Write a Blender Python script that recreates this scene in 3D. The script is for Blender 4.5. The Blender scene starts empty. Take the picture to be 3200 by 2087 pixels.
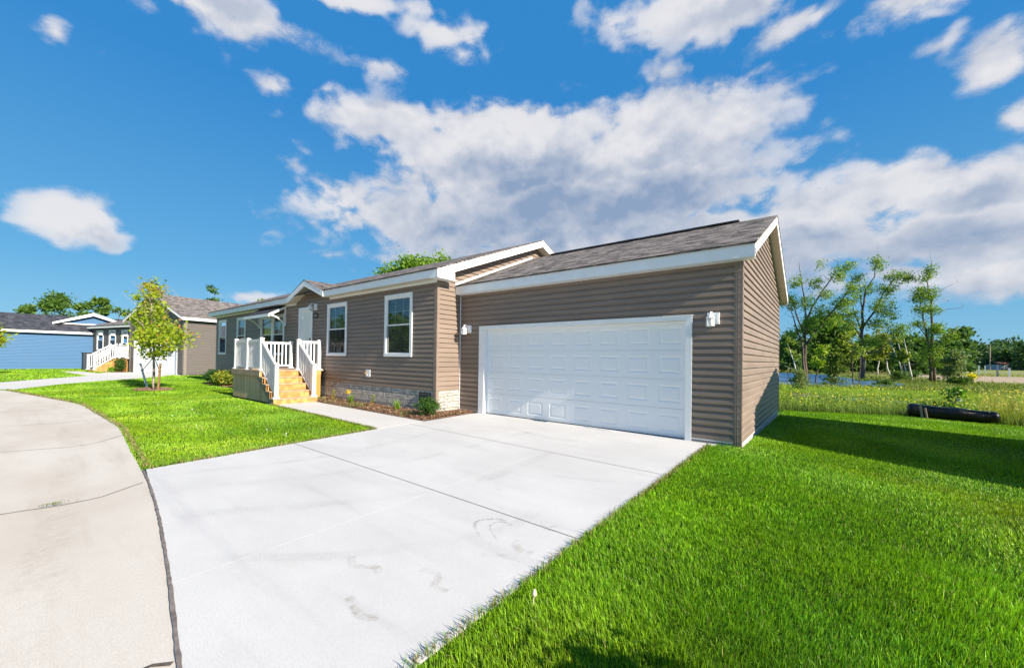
import bpy, bmesh, math, random
import numpy as np
from mathutils import Matrix, Vector, noise as mnoise
R = math.radians
random.seed(7)
scene = bpy.context.scene
COL = scene.collection

# ------------------------------------------------------------------ camera
cam_d = bpy.data.cameras.new("camera")
cam = bpy.data.objects.new("camera", cam_d); COL.objects.link(cam)
FW = Vector((-0.62057, 0.78410, 0.00862)); RT = Vector((0.78413, 0.62044, 0.01405)); UP = Vector((-0.00567, -0.01548, 0.99986))
cam.matrix_world = Matrix(((RT.x, UP.x, -FW.x, 1.9505), (RT.y, UP.y, -FW.y, -7.4360), (RT.z, UP.z, -FW.z, 1.4007), (0, 0, 0, 1)))
cam_d.sensor_width = 36; cam_d.lens = 1240.1 / 3200 * 36; cam_d.shift_y = 67.4 / 3200
cam_d.clip_start = 0.05; cam_d.clip_end = 6000
scene.camera = cam
CAMP = np.array([1.9505, -7.436, 1.4007])

# ------------------------------------------------------------------ light
SUN_EL, SUN_AZ = 30.2, 93.1          # azimuth clockwise from +Y
sl = bpy.data.lights.new("sun", 'SUN'); so = bpy.data.objects.new("sun", sl); COL.objects.link(so)
sl.energy = 5.0; sl.angle = R(0.5); sl.color = (1.0, 0.88, 0.72)
sd = Vector((math.sin(R(SUN_AZ)) * math.cos(R(SUN_EL)), math.cos(R(SUN_AZ)) * math.cos(R(SUN_EL)), math.sin(R(SUN_EL))))
so.rotation_euler = sd.to_track_quat('Z', 'Y').to_euler(); so.location = (30, -10, 30)
scene.view_settings.view_transform = 'Standard'; scene.view_settings.look = 'None'
scene.view_settings.exposure = 1.0; scene.view_settings.gamma = 1.0

# ------------------------------------------------------------------ node helper
class NT:
    def __init__(s, nt): s.nt = nt; s.n = nt.nodes; s.l = nt.links
    def add(s, t, **k):
        n = s.n.new(t)
        for a, b in k.items():
            if a == 'inp':
                for i, v in b.items():
                    if isinstance(v, bpy.types.NodeSocket): s.l.new(v, n.inputs[i])
                    else: n.inputs[i].default_value = v
            else: setattr(n, a, b)
        return n
    def math(s, op, a, b=0.0, c=None, clamp=False):
        n = s.add('ShaderNodeMath', operation=op, use_clamp=clamp, inp={0: a, 1: b})
        if c is not None:
            if isinstance(c, bpy.types.NodeSocket): s.l.new(c, n.inputs[2])
            else: n.inputs[2].default_value = c
        return n.outputs[0]
    def mix(s, f, a, b, mode='MIX'):
        n = s.add('ShaderNodeMix', data_type='RGBA', blend_type=mode)
        for i, v in ((0, f), (6, a), (7, b)):
            if isinstance(v, bpy.types.NodeSocket): s.l.new(v, n.inputs[i])
            elif i == 0: n.inputs[0].default_value = v
            else: n.inputs[i].default_value = (*v, 1) if len(v) == 3 else v
        return n.outputs[2]
    def ramp(s, f, lo, hi, a=0.0, b=1.0, smooth=True):
        n = s.add('ShaderNodeMapRange', interpolation_type='SMOOTHSTEP' if smooth else 'LINEAR')
        for i, v in ((0, f), (1, lo), (2, hi), (3, a), (4, b)):
            if isinstance(v, bpy.types.NodeSocket): s.l.new(v, n.inputs[i])
            else: n.inputs[i].default_value = v
        return n.outputs[0]
    def noise(s, vec, scale, detail=4, rough=0.55, dist=0.0, out=0):
        n = s.add('ShaderNodeTexNoise', inp={'Scale': scale, 'Detail': detail, 'Roughness': rough, 'Distortion': dist})
        if vec is not None: s.l.new(vec, n.inputs['Vector'])
        return n.outputs[out]
    def mapping(s, vec, scale=(1, 1, 1), rot=(0, 0, 0), loc=(0, 0, 0), vtype='POINT'):
        return s.add('ShaderNodeMapping', vector_type=vtype, inp={0: vec, 'Location': loc, 'Rotation': rot, 'Scale': scale}).outputs[0]

# ------------------------------------------------------------------ world: Nishita sky with broken cumulus
CLOUDS = [(-75.8, 35.2, 9.5, 2.2, .9), (-82.9, 33.0, 4.0, 1.0, 0.6), (-87.8, 27.8, 1.6, 1.6, 0.55), (-85.0, 27.4, 1.8, 1.7, 0.3), (-61.0, 40.1, 9.0, 1.0, 0.75), (-48.5, 39.2, 6.5, 1.5, 0.72), (-46.0, 37.6, 3.5, 1.2, .55), (-51.9, 40.6, 3.5, 1.1, 0.5), (-69.3, 30.8, 3.8, 1.5, 0.60), (-57.6, 34.6, 6.0, 1.6, 0.52), (-63.9, 31.1, 3.0, 1.0, 0.45), (-9.8, 38.9, 14.0, 3.0, 1), (-3.4, 35.0, 5.1, 1.6, 0.8), (-24.9, 40.1, 5.3, 2.2, 0.5), (7.7, 32.9, 8.0, 1.2, 0.85), (8.9, 29.3, 2.0, 1.1, 0.5), (13.2, 26.2, 2.8, 2.6, 0.85), (13.8, 21.7, 1.2, 2.4, 0.62), (-18.5, 34.3, 3.6, 1.8, 0.5), (-6.9, 32.4, 4.0, 1.4, 0.42), (-5.5, 28.7, 2.4, 0.7, 0.4), (-56.3, 29.0, 9.0, 2.2, 1), (-38.2, 29.6, 13.8, 3.9, 1.05), (-16.8, 28.2, 12.8, 5.0, 1.05), (-35.0, 25.3, 23.5, 6.6, 1.15), (-24.6, 21.2, 21.5, 5.8, 1.1), (-47.3, 18.5, 18.8, 4.2, 0.95), (-61.6, 20.2, 5.8, 3.0, 0.75), (-25.7, 16.4, 23.7, 3.4, 1.0), (-66.7, 22.7, 2.7, 1.6, 0.5), (-3.6, 24.4, 2.2, 2.2, 0.36), (-1.0, 15.8, 8.8, 4.6, 1.0), (6.2, 17.9, 5.1, 2.8, 0.95), (11.1, 16.1, 4.8, 3.0, 1.05), (9.2, 12.3, 9.6, 3.8, 1.05), (12.7, 7.8, 4.2, 2.1, 0.95), (4.6, 10.6, 6.7, 2.6, 0.6), (-86.4, 12.8, 3.2, 2.5, .95), (-84.2, 11.6, 1.8, 1.3, .7), (-88.6, 12.0, 1.6, 1.1, .6), (-71.5, 7.0, 3.9, 1.1, 0.55), (-54.3, 13.5, 14.2, 2.3, 0.5), (-9.5, 12.2, 12.5, 3.4, 0.95), (-40, 14.8, 17, 2.6, 0.85), (-22, 13.0, 16, 3.0, 0.9), (6, 9.0, 9, 2.6, .7),
          (60, 30, 22, 7, 1), (110, 22, 18, 5, .9), (150, 32, 20, 8, .9), (-150, 25, 22, 6, .9), (-120, 40, 14, 6, .8), (30, 18, 8, 4, .9), (180, 15, 14, 4, .8)]
world = bpy.data.worlds.new("World"); scene.world = world; world.use_nodes = True
wn = NT(world.node_tree); wn.n.clear()
grp = bpy.data.node_groups.new("cloud_cover", 'ShaderNodeTree')
grp.interface.new_socket(name="Dir", in_out='INPUT', socket_type='NodeSocketVector')
grp.interface.new_socket(name="Cover", in_out='OUTPUT', socket_type='NodeSocketFloat')
g = NT(grp); gi = g.add('NodeGroupInput'); go = g.add('NodeGroupOutput')
sx = g.add('ShaderNodeSeparateXYZ', inp={0: gi.outputs[0]})
azr = g.math('MULTIPLY', g.math('ARCTAN2', sx.outputs[0], sx.outputs[1]), 57.2958)
elr = g.math('MULTIPLY', g.math('ARCSINE', sx.outputs[2]), 57.2958)
wv = g.mapping(gi.outputs[0], scale=(1, 1, 1.5))
warp = g.add('ShaderNodeTexNoise', inp={'Vector': wv, 'Scale': 7.0, 'Detail': 3.0, 'Roughness': 0.5})
sw = g.add('ShaderNodeSeparateColor', inp={0: warp.outputs[1]})
azw = g.math('ADD', azr, g.math('MULTIPLY', g.math('SUBTRACT', sw.outputs[0], 0.5), 5.0))
elw = g.math('ADD', elr, g.math('MULTIPLY', g.math('SUBTRACT', sw.outputs[1], 0.5), 3.2))
ae = g.add('ShaderNodeCombineXYZ', inp={0: azw, 1: elw}).outputs[0]
acc = None
for (a, e, ra, re, w) in CLOUDS:
    v = g.add('ShaderNodeVectorMath', operation='SUBTRACT', inp={0: ae, 1: (a, e, 0)}).outputs[0]
    v = g.add('ShaderNodeVectorMath', operation='MULTIPLY', inp={0: v, 1: (1 / ra, 1 / re, 0)}).outputs[0]
    d = g.add('ShaderNodeVectorMath', operation='LENGTH', inp={0: v}).outputs['Value']
    c = g.math('MULTIPLY_ADD', d, -0.62 * w, 0.98 * w)
    acc = c if acc is None else g.math('SMOOTH_MAX', acc, c, 0.22)
acc = g.math('MINIMUM', g.math('MAXIMUM', acc, -0.4), 1.0)
g.l.new(acc, go.inputs[0])

tc = wn.add('ShaderNodeTexCoord')
gd = wn.add('ShaderNodeVectorMath', operation='NORMALIZE', inp={0: tc.outputs['Generated']}).outputs[0]
def shifted(v): return wn.add('ShaderNodeVectorMath', operation='ADD', inp={0: gd, 1: v}).outputs[0]
m0 = wn.add('ShaderNodeGroup', node_tree=grp, inp={0: gd}).outputs[0]
m2 = wn.add('ShaderNodeGroup', node_tree=grp, inp={0: wn.add('ShaderNodeVectorMath', operation='NORMALIZE', inp={0: shifted((0.03, -0.01, 0.11))}).outputs[0]}).outputs[0]
def billow(v, det):
    p_ = wn.mapping(v, scale=(1, 1, 1.5)); n_ = wn.noise(p_, 7.5, det, 0.66, 0.15)
    vo = wn.add('ShaderNodeTexVoronoi', feature='SMOOTH_F1', inp={'Vector': wn.add('ShaderNodeVectorMath', operation='ADD', inp={0: p_, 1: wn.add('ShaderNodeVectorMath', operation='SCALE', inp={0: wn.noise(p_, 9.0, 2, 0.5, out=1), 'Scale': 0.10}).outputs[0]}).outputs[0], 'Scale': 15.0, 'Detail': 1.0, 'Roughness': 0.5, 'Lacunarity': 2.2, 'Smoothness': 0.5})
    return wn.math('ADD', wn.math('MULTIPLY', wn.math('SUBTRACT', n_, 0.50), 1.15), wn.math('MULTIPLY', wn.math('SUBTRACT', 0.62, vo.outputs[0]), 0.40))
b0 = billow(gd, 10); b1 = billow(shifted((-0.016, -0.004, 0.034)), 8)
c0 = wn.math('ADD', m0, b0); c1 = wn.math('ADD', m0, b1); c2 = wn.math('ADD', m2, b0)
sky = wn.add('ShaderNodeTexSky', sky_type='NISHITA'); sky.sun_disc = False
sky.sun_elevation = R(SUN_EL); sky.sun_rotation = R(SUN_AZ); sky.air_density = 1.0; sky.dust_density = 0.4; sky.ozone_density = 2.2; sky.altitude = 200
skyn = wn.mix(1.0, sky.outputs[0], (0.62, 0.95, 1.10), 'MULTIPLY')
gz_ = wn.add('ShaderNodeSeparateXYZ', inp={0: gd}).outputs[2]
cr = wn.add('ShaderNodeValToRGB', inp={0: gz_}); el_ = cr.color_ramp.elements
el_[0].position = 0.0; el_[0].color = (0.36, 0.72, 1.0, 1); el_[1].position = 0.5; el_[1].color = (0.045, 0.345, 0.86, 1)
e_ = el_.new(0.17); e_.color = (0.15, 0.53, 0.95, 1)
deep = wn.add('ShaderNodeVectorMath', operation='SCALE', inp={0: cr.outputs[0], 'Scale': 5.0}).outputs[0]
skyc = wn.mix(0.88, skyn, deep)
alpha = wn.math('MULTIPLY', wn.ramp(c0, 0.18, 0.50), wn.ramp(m0, 0.0, 0.62, 0.40, 1.0))
grad = wn.math('SUBTRACT', c0, c1)                                   # thinner towards the light = lit side
lit = wn.math('ADD', wn.math('MULTIPLY', grad, 1.25), 0.60)
lit = wn.math('ADD', lit, wn.math('MULTIPLY', wn.math('SUBTRACT', m0, m2), 0.55))
lit = wn.math('SUBTRACT', lit, wn.math('MULTIPLY', wn.ramp(c0, 0.55, 1.35), 0.30), clamp=True)
# thick, flat cloud bases
s3 = wn.add('ShaderNodeSeparateXYZ', inp={0: gd})
az3 = wn.math('ADD', wn.math('MULTIPLY', wn.math('ARCTAN2', s3.outputs[0], s3.outputs[1]), 57.2958), wn.math('MULTIPLY', wn.math('SUBTRACT', wn.noise(gd, 5.0, 4), 0.5), 14.0))
el3 = wn.math('ADD', wn.math('MULTIPLY', wn.math('ARCSINE', s3.outputs[2]), 57.2958), wn.math('MULTIPLY', wn.math('SUBTRACT', wn.noise(gd, 9.0, 5), 0.5), 9.0))
ae3 = wn.add('ShaderNodeCombineXYZ', inp={0: az3, 1: el3}).outputs[0]; sh = None
for (a, e, ra, re) in ((-24, 19.5, 24, 4.6), (-46, 16.5, 16, 3.0), (-33, 25, 14, 2.4), (-8, 12.5, 16, 3.2), (7, 12.0, 10, 2.4), (-85, 10.6, 5, 1.4), (-76, 36.5, 9, 1.6), (-8, 37.5, 11, 1.6), (-60, 33.2, 7, 1.2), (-12, 25.5, 10, 1.8), (11, 15.5, 5, 1.5)):
    v = wn.add('ShaderNodeVectorMath', operation='SUBTRACT', inp={0: ae3, 1: (a, e, 0)}).outputs[0]
    v = wn.add('ShaderNodeVectorMath', operation='MULTIPLY', inp={0: v, 1: (1 / ra, 1 / re, 0)}).outputs[0]
    d = wn.ramp(wn.add('ShaderNodeVectorMath', operation='LENGTH', inp={0: v}).outputs['Value'], 1.45, 0.35)
    sh = d if sh is None else wn.math('MAXIMUM', sh, d)
lit = wn.math('SUBTRACT', lit, wn.math('MULTIPLY', wn.math('MULTIPLY', sh, wn.ramp(c0, 0.3, 0.8)), 0.74))
lit = wn.ramp(wn.math('ADD', lit, wn.math('MULTIPLY', b0, 0.15)), -0.30, 1.05, smooth=False)
ccol = wn.mix(lit, (1.9, 2.5, 3.6), (5.7, 5.6, 5.7))
fin = wn.mix(wn.math('MULTIPLY', alpha, 0.94), skyc, ccol)
bg = wn.add('ShaderNodeBackground', inp={0: fin, 1: 0.075})
wo = wn.add('ShaderNodeOutputWorld', inp={0: bg.outputs[0]})
world.cycles.sampling_method = 'MANUAL'; world.cycles.sample_map_resolution = 256

# ------------------------------------------------------------------ materials
MATS = {}
def mat(name, base, rough=0.6, spec=0.4, build=None, **k):
    if name in MATS: return MATS[name]
    m = bpy.data.materials.new(name); m.use_nodes = True; MATS[name] = m
    t = NT(m.node_tree); b = t.n['Principled BSDF']
    b.inputs['Base Color'].default_value = (*base, 1); b.inputs['Roughness'].default_value = rough
    b.inputs['Specular IOR Level'].default_value = spec
    for a, v in k.items(): b.inputs[a].default_value = v
    if build: build(t, b)
    return m
def pos(t): return t.add('ShaderNodeNewGeometry').outputs['Position']
def bump(t, b, h, strength=0.3, dist=0.01):
    n = t.add('ShaderNodeBump', inp={'Height': h, 'Strength': strength, 'Distance': dist}); t.l.new(n.outputs[0], b.inputs['Normal'])
def vary(name, base, amt=0.12, scale=6, rough=0.6, spec=0.35, bs=0.15, bscale=60, bd=0.004, vec_scale=(1, 1, 1), tint=None):
    def f(t, b):
        p = t.mapping(pos(t), scale=vec_scale)
        n = t.noise(p, scale, 5, 0.6)
        f_ = t.ramp(n, 0.3, 0.7)
        lo = tuple(c * (1 - amt) for c in base); hi = tuple(min(1, c * (1 + amt)) for c in (tint or base))
        t.l.new(t.mix(f_, lo, hi), b.inputs['Base Color'])
        if bs: bump(t, b, t.noise(p, bscale, 3, 0.6), bs, bd)
        t.l.new(t.ramp(n, 0.3, 0.7, rough * 0.9, min(1, rough * 1.1)), b.inputs['Roughness'])
    return mat(name, base, rough, spec, f)

SIDING = vary('taupe_vinyl_siding', (0.238, 0.186, 0.153), 0.09, 0.8, 0.45, 0.35, 0.25, 120, 0.0015, (1, 1, 6))
SIDING_GREY = vary('grey_vinyl_siding', (0.135, 0.124, 0.117), 0.05, 1.3, 0.5, 0.3, 0.15, 80, 0.002, (1, 1, 6))
SIDING_BLUE = vary('blue_vinyl_siding', (0.042, 0.142, 0.30), 0.05, 1.3, 0.5, 0.3, 0.15, 80, 0.002, (1, 1, 6))
WHITE = vary('white_trim', (0.84, 0.86, 0.88), 0.03, 4, 0.4, 0.4, 0.05, 60, 0.001)
VINYL = vary('white_vinyl', (0.82, 0.82, 0.82), 0.02, 4, 0.35, 0.45, 0.0)
SOFFIT_C = (0.66, 0.63, 0.54)
def _soffit(t, b):
    u = t.add('ShaderNodeUVMap').outputs[0]; s = t.add('ShaderNodeSeparateXYZ', inp={0: u}).outputs[0]
    fr = t.math('FRACT', t.math('MULTIPLY', s, 9.0)); g_ = t.ramp(fr, 0.0, 0.12)
    t.l.new(t.mix(g_, (0.36, 0.34, 0.28), SOFFIT_C), b.inputs['Base Color']); bump(t, b, g_, 0.6, 0.008)
SOFFIT = mat('vented_soffit', SOFFIT_C, 0.5, 0.3, _soffit)
def _door(t, b):
    p = t.mapping(pos(t), scale=(6, 6, 90)); bump(t, b, t.noise(p, 4, 4, 0.6), 0.10, 0.0015)
GDOOR = mat('white_door_paint', (0.86, 0.88, 0.90), 0.32, 0.5, _door)
def shingle(name, c1, c2, c3):
    def f(t, b):
        u = t.add('ShaderNodeUVMap').outputs[0]
        br = t.add('ShaderNodeTexBrick', offset=0.37, offset_frequency=2, squash=1.0)
        br.inputs['Color1'].default_value = (0, 0, 0, 1); br.inputs['Color2'].default_value = (1, 1, 1, 1); br.inputs['Mortar'].default_value = (0.5, 0.5, 0.5, 1)
        for k, v in {'Scale': 1.0, 'Mortar Size': 0.006, 'Mortar Smooth': 0.2, 'Bias': 0.0, 'Brick Width': 0.23, 'Row Height': 0.14}.items(): br.inputs[k].default_value = v
        t.l.new(u, br.inputs['Vector'])
        col = t.mix(br.outputs[0], c1, c2)
        n = t.noise(t.mapping(u, scale=(3, 8, 1)), 1.0, 3, 0.6)
        col = t.mix(t.ramp(n, 0.48, 0.62, 0, .6), col, c3)
        n_ = t.noise(t.mapping(u, scale=(2.2, 5.2, 1)), 1.0, 3, 0.75); col = t.mix(t.ramp(n_, 0.50, 0.60, 0, .9), col, tuple(min(1, q * 1.35) for q in c2)); col = t.mix(t.ramp(n_, 0.47, 0.38, 0, .85), col, tuple(q * .55 for q in c1))
        gr = t.noise(u, 220, 2, 0.7)
        col = t.mix(t.ramp(gr, 0.3, 0.7, 0.0, 0.2), col, (0.02, 0.02, 0.02))
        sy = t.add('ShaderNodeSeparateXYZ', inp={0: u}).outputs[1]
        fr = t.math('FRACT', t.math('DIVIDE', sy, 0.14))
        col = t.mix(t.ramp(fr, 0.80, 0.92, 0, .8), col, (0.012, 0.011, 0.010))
        t.l.new(col, b.inputs['Base Color'])
        h = t.math('ADD', t.math('MULTIPLY', t.math('SUBTRACT', 1.0, fr), 0.6), t.math('MULTIPLY', br.outputs[0], 0.5))
        h = t.math('ADD', h, t.math('MULTIPLY', gr, 0.25)); bump(t, b, h, 0.8, 0.012)
    return mat(name, c1, 0.9, 0.2, f)
SHINGLE = shingle('brown_shingles', (0.066, 0.060, 0.058), (0.24, 0.215, 0.20), (0.12, 0.105, 0.098))
SHINGLE2 = shingle('taupe_shingles', (0.11, 0.097, 0.092), (0.25, 0.225, 0.215), (0.165, 0.148, 0.14))
SHINGLE3 = shingle('charcoal_shingles', (0.030, 0.032, 0.042), (0.085, 0.09, 0.11), (0.05, 0.054, 0.068))
def _stone(t, b):
    u = t.add('ShaderNodeUVMap').outputs[0]
    wv_ = t.add('ShaderNodeVectorMath', operation='ADD', inp={0: u, 1: t.add('ShaderNodeVectorMath', operation='SCALE', inp={0: t.noise(u, 9, 2, 0.5, out=1), 'Scale': 0.06}).outputs[0]}).outputs[0]
    def br(w, h, off):
        n = t.add('ShaderNodeTexBrick', offset=off, offset_frequency=2)
        for k, v in {'Scale': 1.0, 'Mortar Size': 0.006, 'Mortar Smooth': 0.6, 'Brick Width': w, 'Row Height': h}.items(): n.inputs[k].default_value = v
        n.inputs['Color1'].default_value = (0, 0, 0, 1); n.inputs['Color2'].default_value = (1, 1, 1, 1)
        t.l.new(wv_, n.inputs['Vector']); return n
    a = br(0.17, 0.075, 0.43); c = br(0.075, 0.15, 0.31)
    sel = t.ramp(t.noise(t.add('ShaderNodeVectorMath', operation='SNAP', inp={0: u, 1: (0.15, 0.15, 1)}).outputs[0], 13.7, 0, 0.5), 0.49, 0.51)
    ca = t.mix(sel, a.outputs[0], c.outputs[0]); m = t.mix(sel, t.mix(1, a.outputs[1], a.outputs[1]), c.outputs[1])
    col = t.mix(ca, (0.46, 0.43, 0.385), (0.76, 0.72, 0.66)); col = t.mix(t.math('MULTIPLY', m, .8), col, (0.20, 0.18, 0.16))
    t.l.new(col, b.inputs['Base Color'])
    rough = t.noise(u, 26, 5, 0.65)
    h = t.math('SUBTRACT', t.math('ADD', t.math('MULTIPLY', ca, 0.5), t.math('MULTIPLY', rough, 0.9)), m)
    bump(t, b, h, 1.0, 0.05)
STONE = mat('moulded_stone_panel', (0.5, 0.45, 0.38), 0.85, 0.2, _stone)
def _conc(base, tint, stain, amt, name, streak_rot):
    def f(t, b):
        p = pos(t)
        big = t.noise(t.mapping(p, scale=(0.5, 0.8, 1)), 1.0, 5, 0.6)
        st = t.noise(t.mapping(p, scale=(0.35, 3.2, 1), rot=(0, 0, streak_rot)), 1.3, 5, 0.6)
        fine = t.noise(t.mapping(p, scale=(30, 160, 1), rot=(0, 0, streak_rot)), 1.0, 3, 0.6)
        grit = t.noise(p, 260, 2, 0.7)
        col = t.mix(t.ramp(big, 0.35, 0.65), base, tint)
        col = t.mix(t.ramp(st, 0.50, 0.78, 0.0, amt), col, stain)
        col = t.mix(t.ramp(fine, 0.35, 0.65, 0.0, 0.26), col, tuple(c * 0.72 for c in base))
        col = t.mix(t.ramp(grit, 0.45, 0.72, 0.0, 0.4), col, tuple(c * 0.6 for c in base))
        bl = t.noise(p, 1.9, 6, 0.72, 0.6)
        col = t.mix(t.ramp(bl, 0.62, 0.74, 0.0, 0.35), col, (0.50, 0.43, 0.33))
        t.l.new(col, b.inputs['Base Color'])
        bump(t, b, t.math('ADD', fine, grit), 0.25, 0.002)
    return mat(name, base, 0.85, 0.25, f)
CONC = _conc((0.515, 0.515, 0.512), (0.585, 0.585, 0.58), (0.42, 0.42, 0.425), 0.6, 'new_concrete', R(12))
STREETC = _conc((0.51, 0.465, 0.405), (0.58, 0.55, 0.50), (0.42, 0.37, 0.31), 0.6, 'old_street_concrete', R(-8))
WALKC = _conc((0.56, 0.55, 0.53), (0.60, 0.59, 0.57), (0.53, 0.52, 0.51), 0.3, 'walkway_concrete', R(90))
FOUND = vary('foundation_concrete', (0.45, 0.45, 0.45), 0.12, 4, 0.9, 0.2, 0.4, 60, 0.003)
JOINT = vary('dark_joint', (0.10, 0.085, 0.075), 0.3, 20, 0.95, 0.1, 0.6, 90, 0.006)
JOINTG = vary('grey_joint_filler', (0.17, 0.15, 0.14), 0.3, 20, 0.95, 0.1, 0.6, 90, 0.006)
JOINTL = vary('saw_cut_joint', (0.20, 0.18, 0.16), 0.2, 20, 0.95, 0.1, 0.0)
def wood(name, c1, c2, axis=2, k=1.0):
    def f(t, b):
        sc = [22, 22, 22]; sc[axis] = 1.2
        p = t.mapping(pos(t), scale=tuple(sc))
        n = t.noise(p, 1.0 * k, 6, 0.65, 0.8)
        pl = t.noise(t.mapping(pos(t), scale=(7, 7, 7 if axis != 2 else .01)), 1.0, 0, 0.5)
        col = t.mix(t.ramp(n, 0.3, 0.72), c1, c2)
        col = t.mix(t.ramp(pl, 0.35, 0.65, 0, .7), col, tuple(c * .62 for c in c1))
        t.l.new(col, b.inputs['Base Color']); bump(t, b, n, 0.3, 0.004)
    return mat(name, c1, 0.75, 0.2, f)
CEDAR = wood('fresh_treated_pine', (0.52, 0.27, 0.09), (0.62, 0.36, 0.14), 1)
CEDARV = wood('fresh_pine_skirt', (0.60, 0.31, 0.08), (0.68, 0.39, 0.13), 2)
WEATHSHADE = wood('weathered_shaded_skirt_boards', (0.88, 0.60, 0.36), (0.52, 0.38, 0.24), 2)  # greyer than the sunlit pine: blue sky shade in the colour, besides weathering
WEATHSHADEH = wood('weathered_shaded_header_board', (0.60, 0.45, 0.30), (0.36, 0.28, 0.20), 0)  # front board toned for shade as well as weathering
DECKW = wood('deck_boards', (0.52, 0.38, 0.25), (0.44, 0.31, 0.19), 0)
GREYW = wood('weathered_stake_wood', (0.42, 0.36, 0.29), (0.27, 0.23, 0.18), 2)
def _mulch(t, b):
    p = pos(t); v = t.add('ShaderNodeTexVoronoi', feature='F1', inp={'Scale': 38.0, 'Vector': t.mapping(p, scale=(1, 1.9, 1))})
    c = t.add('ShaderNodeSeparateColor', inp={0: v.outputs['Color']}).outputs[0]
    col = t.mix(c, (0.10, 0.055, 0.036), (0.36, 0.22, 0.15)); col = t.mix(t.ramp(c, .9, .93), col, (0.5, .38, .27))
    t.l.new(col, b.inputs['Base Color']); bump(t, b, t.math('ADD', c, t.noise(p, 20, 4)), 1.0, 0.03)
MULCH = mat('bark_mulch', (0.16, 0.08, 0.05), 0.95, 0.1, _mulch)
METALROOF = mat('charcoal_ribbed_metal', (0.028, 0.030, 0.038), 0.65, 0.2)
BLACKM = mat('black_plastic', (0.012, 0.012, 0.014), 0.5, 0.4)
BRASS = mat('brass', (0.6, 0.35, 0.12), 0.35, 0.5, Metallic=0.9)
def _glass(t, b):
    out = t.n['Material Output']; t.n.remove(b)
    gl = t.add('ShaderNodeBsdfGlossy', inp={'Color': (0.92, 0.98, 1.0, 1), 'Roughness': 0.015})
    tr = t.add('ShaderNodeBsdfTransparent', inp={'Color': (0.72, 0.84, 0.82, 1)})
    fr = t.add('ShaderNodeFresnel', inp={0: 1.52}).outputs[0]
    f = t.math('ADD', t.math('MULTIPLY', fr, 1.25), 0.05, clamp=True)
    wob = t.add('ShaderNodeBump', inp={'Height': t.noise(pos(t), 1.4, 2, .5), 'Strength': .35, 'Distance': .02}); t.l.new(wob.outputs[0], gl.inputs['Normal'])
    mx = t.add('ShaderNodeMixShader', inp={0: f, 1: tr.outputs[0], 2: gl.outputs[0]}); t.l.new(mx.outputs[0], out.inputs[0])
GLASS = mat('window_glass', (0.1, 0.1, 0.1), build=_glass)
def _glassd(t, b):
    out = t.n['Material Output']; t.n.remove(b)
    gl = t.add('ShaderNodeBsdfGlossy', inp={'Color': (0.9, 0.96, 1.0, 1), 'Roughness': 0.05}); df = t.add('ShaderNodeBsdfDiffuse', inp={'Color': (0.72, 0.80, 0.82, 1)})
    mx = t.add('ShaderNodeMixShader', inp={0: 0.12, 1: df.outputs[0], 2: gl.outputs[0]}); t.l.new(mx.outputs[0], out.inputs[0])
GLASSD = mat('frosted_storm_glass', (0.1, 0.1, 0.1), build=_glassd)
def _screen(t, b):
    out = t.n['Material Output']; tr = t.add('ShaderNodeBsdfTransparent'); mx = t.add('ShaderNodeMixShader', inp={0: 0.62, 1: tr.outputs[0], 2: b.outputs[0]}); t.l.new(mx.outputs[0], out.inputs[0])
SCREEN = mat('dark_insect_mesh', (0.035, 0.037, 0.04), 0.8, 0.1, _screen)
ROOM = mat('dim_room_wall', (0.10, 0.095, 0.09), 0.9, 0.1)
BLIND = mat('white_blind_slat', (0.55, 0.58, 0.58), 0.5, 0.3)
CURTAIN = vary('white_curtain', (0.72, 0.74, 0.75), 0.12, 3, 0.8, 0.1, 0.8, 9, 0.03, (6, 6, .2))
LAMPG = mat('seeded_lamp_glass', (0.85, 0.87, 0.85), 0.25, 0.5, Alpha=0.45)
BULB = mat('frosted_bulb', (0.9, 0.88, 0.8), 0.4, 0.4)
def leafmat(name, trans=0.35, rough=0.55):
    def f(t, b):
        out = t.n['Material Output']; a = t.add('ShaderNodeAttribute', attribute_name='col')
        t.l.new(a.outputs['Color'], b.inputs['Base Color'])
        tc_ = t.mix(1.0, a.outputs['Color'], (1.5, 1.55, 0.6), 'MULTIPLY')
        tl = t.add('ShaderNodeBsdfTranslucent', inp={0: tc_})
        mx = t.add('ShaderNodeMixShader', inp={0: trans, 1: b.outputs[0], 2: tl.outputs[0]}); t.l.new(mx.outputs[0], out.inputs[0])
    return mat(name, (0.1, 0.2, 0.03), rough, 0.25, f)
GRASSM = leafmat('grass_blades', 0.22, 0.45); LEAFM = leafmat('leaves', 0.38, 0.5); WEEDM = leafmat('meadow_plants', 0.3, 0.6)
def attrmat(name, rough=0.9):
    def f(t, b):
        a = t.add('ShaderNodeAttribute', attribute_name='col'); p = pos(t)
        n = t.noise(p, 5, 6, 0.7); n2 = t.noise(p, 45, 4, 0.7)
        k = t.math('ADD', t.ramp(n, 0.3, 0.7, 0.72, 1.15), t.ramp(n2, 0.3, 0.7, -0.18, 0.18))
        cc = t.add('ShaderNodeCombineColor', inp={0: k, 1: k, 2: k}).outputs[0]
        t.l.new(t.mix(1.0, a.outputs['Color'], cc, 'MULTIPLY'), b.inputs['Base Color']); bump(t, b, n2, 0.8, 0.05)
    return mat(name, (0.1, 0.2, 0.03), rough, 0.1, f)
GROUNDM = attrmat('earth_and_turf')
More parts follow.
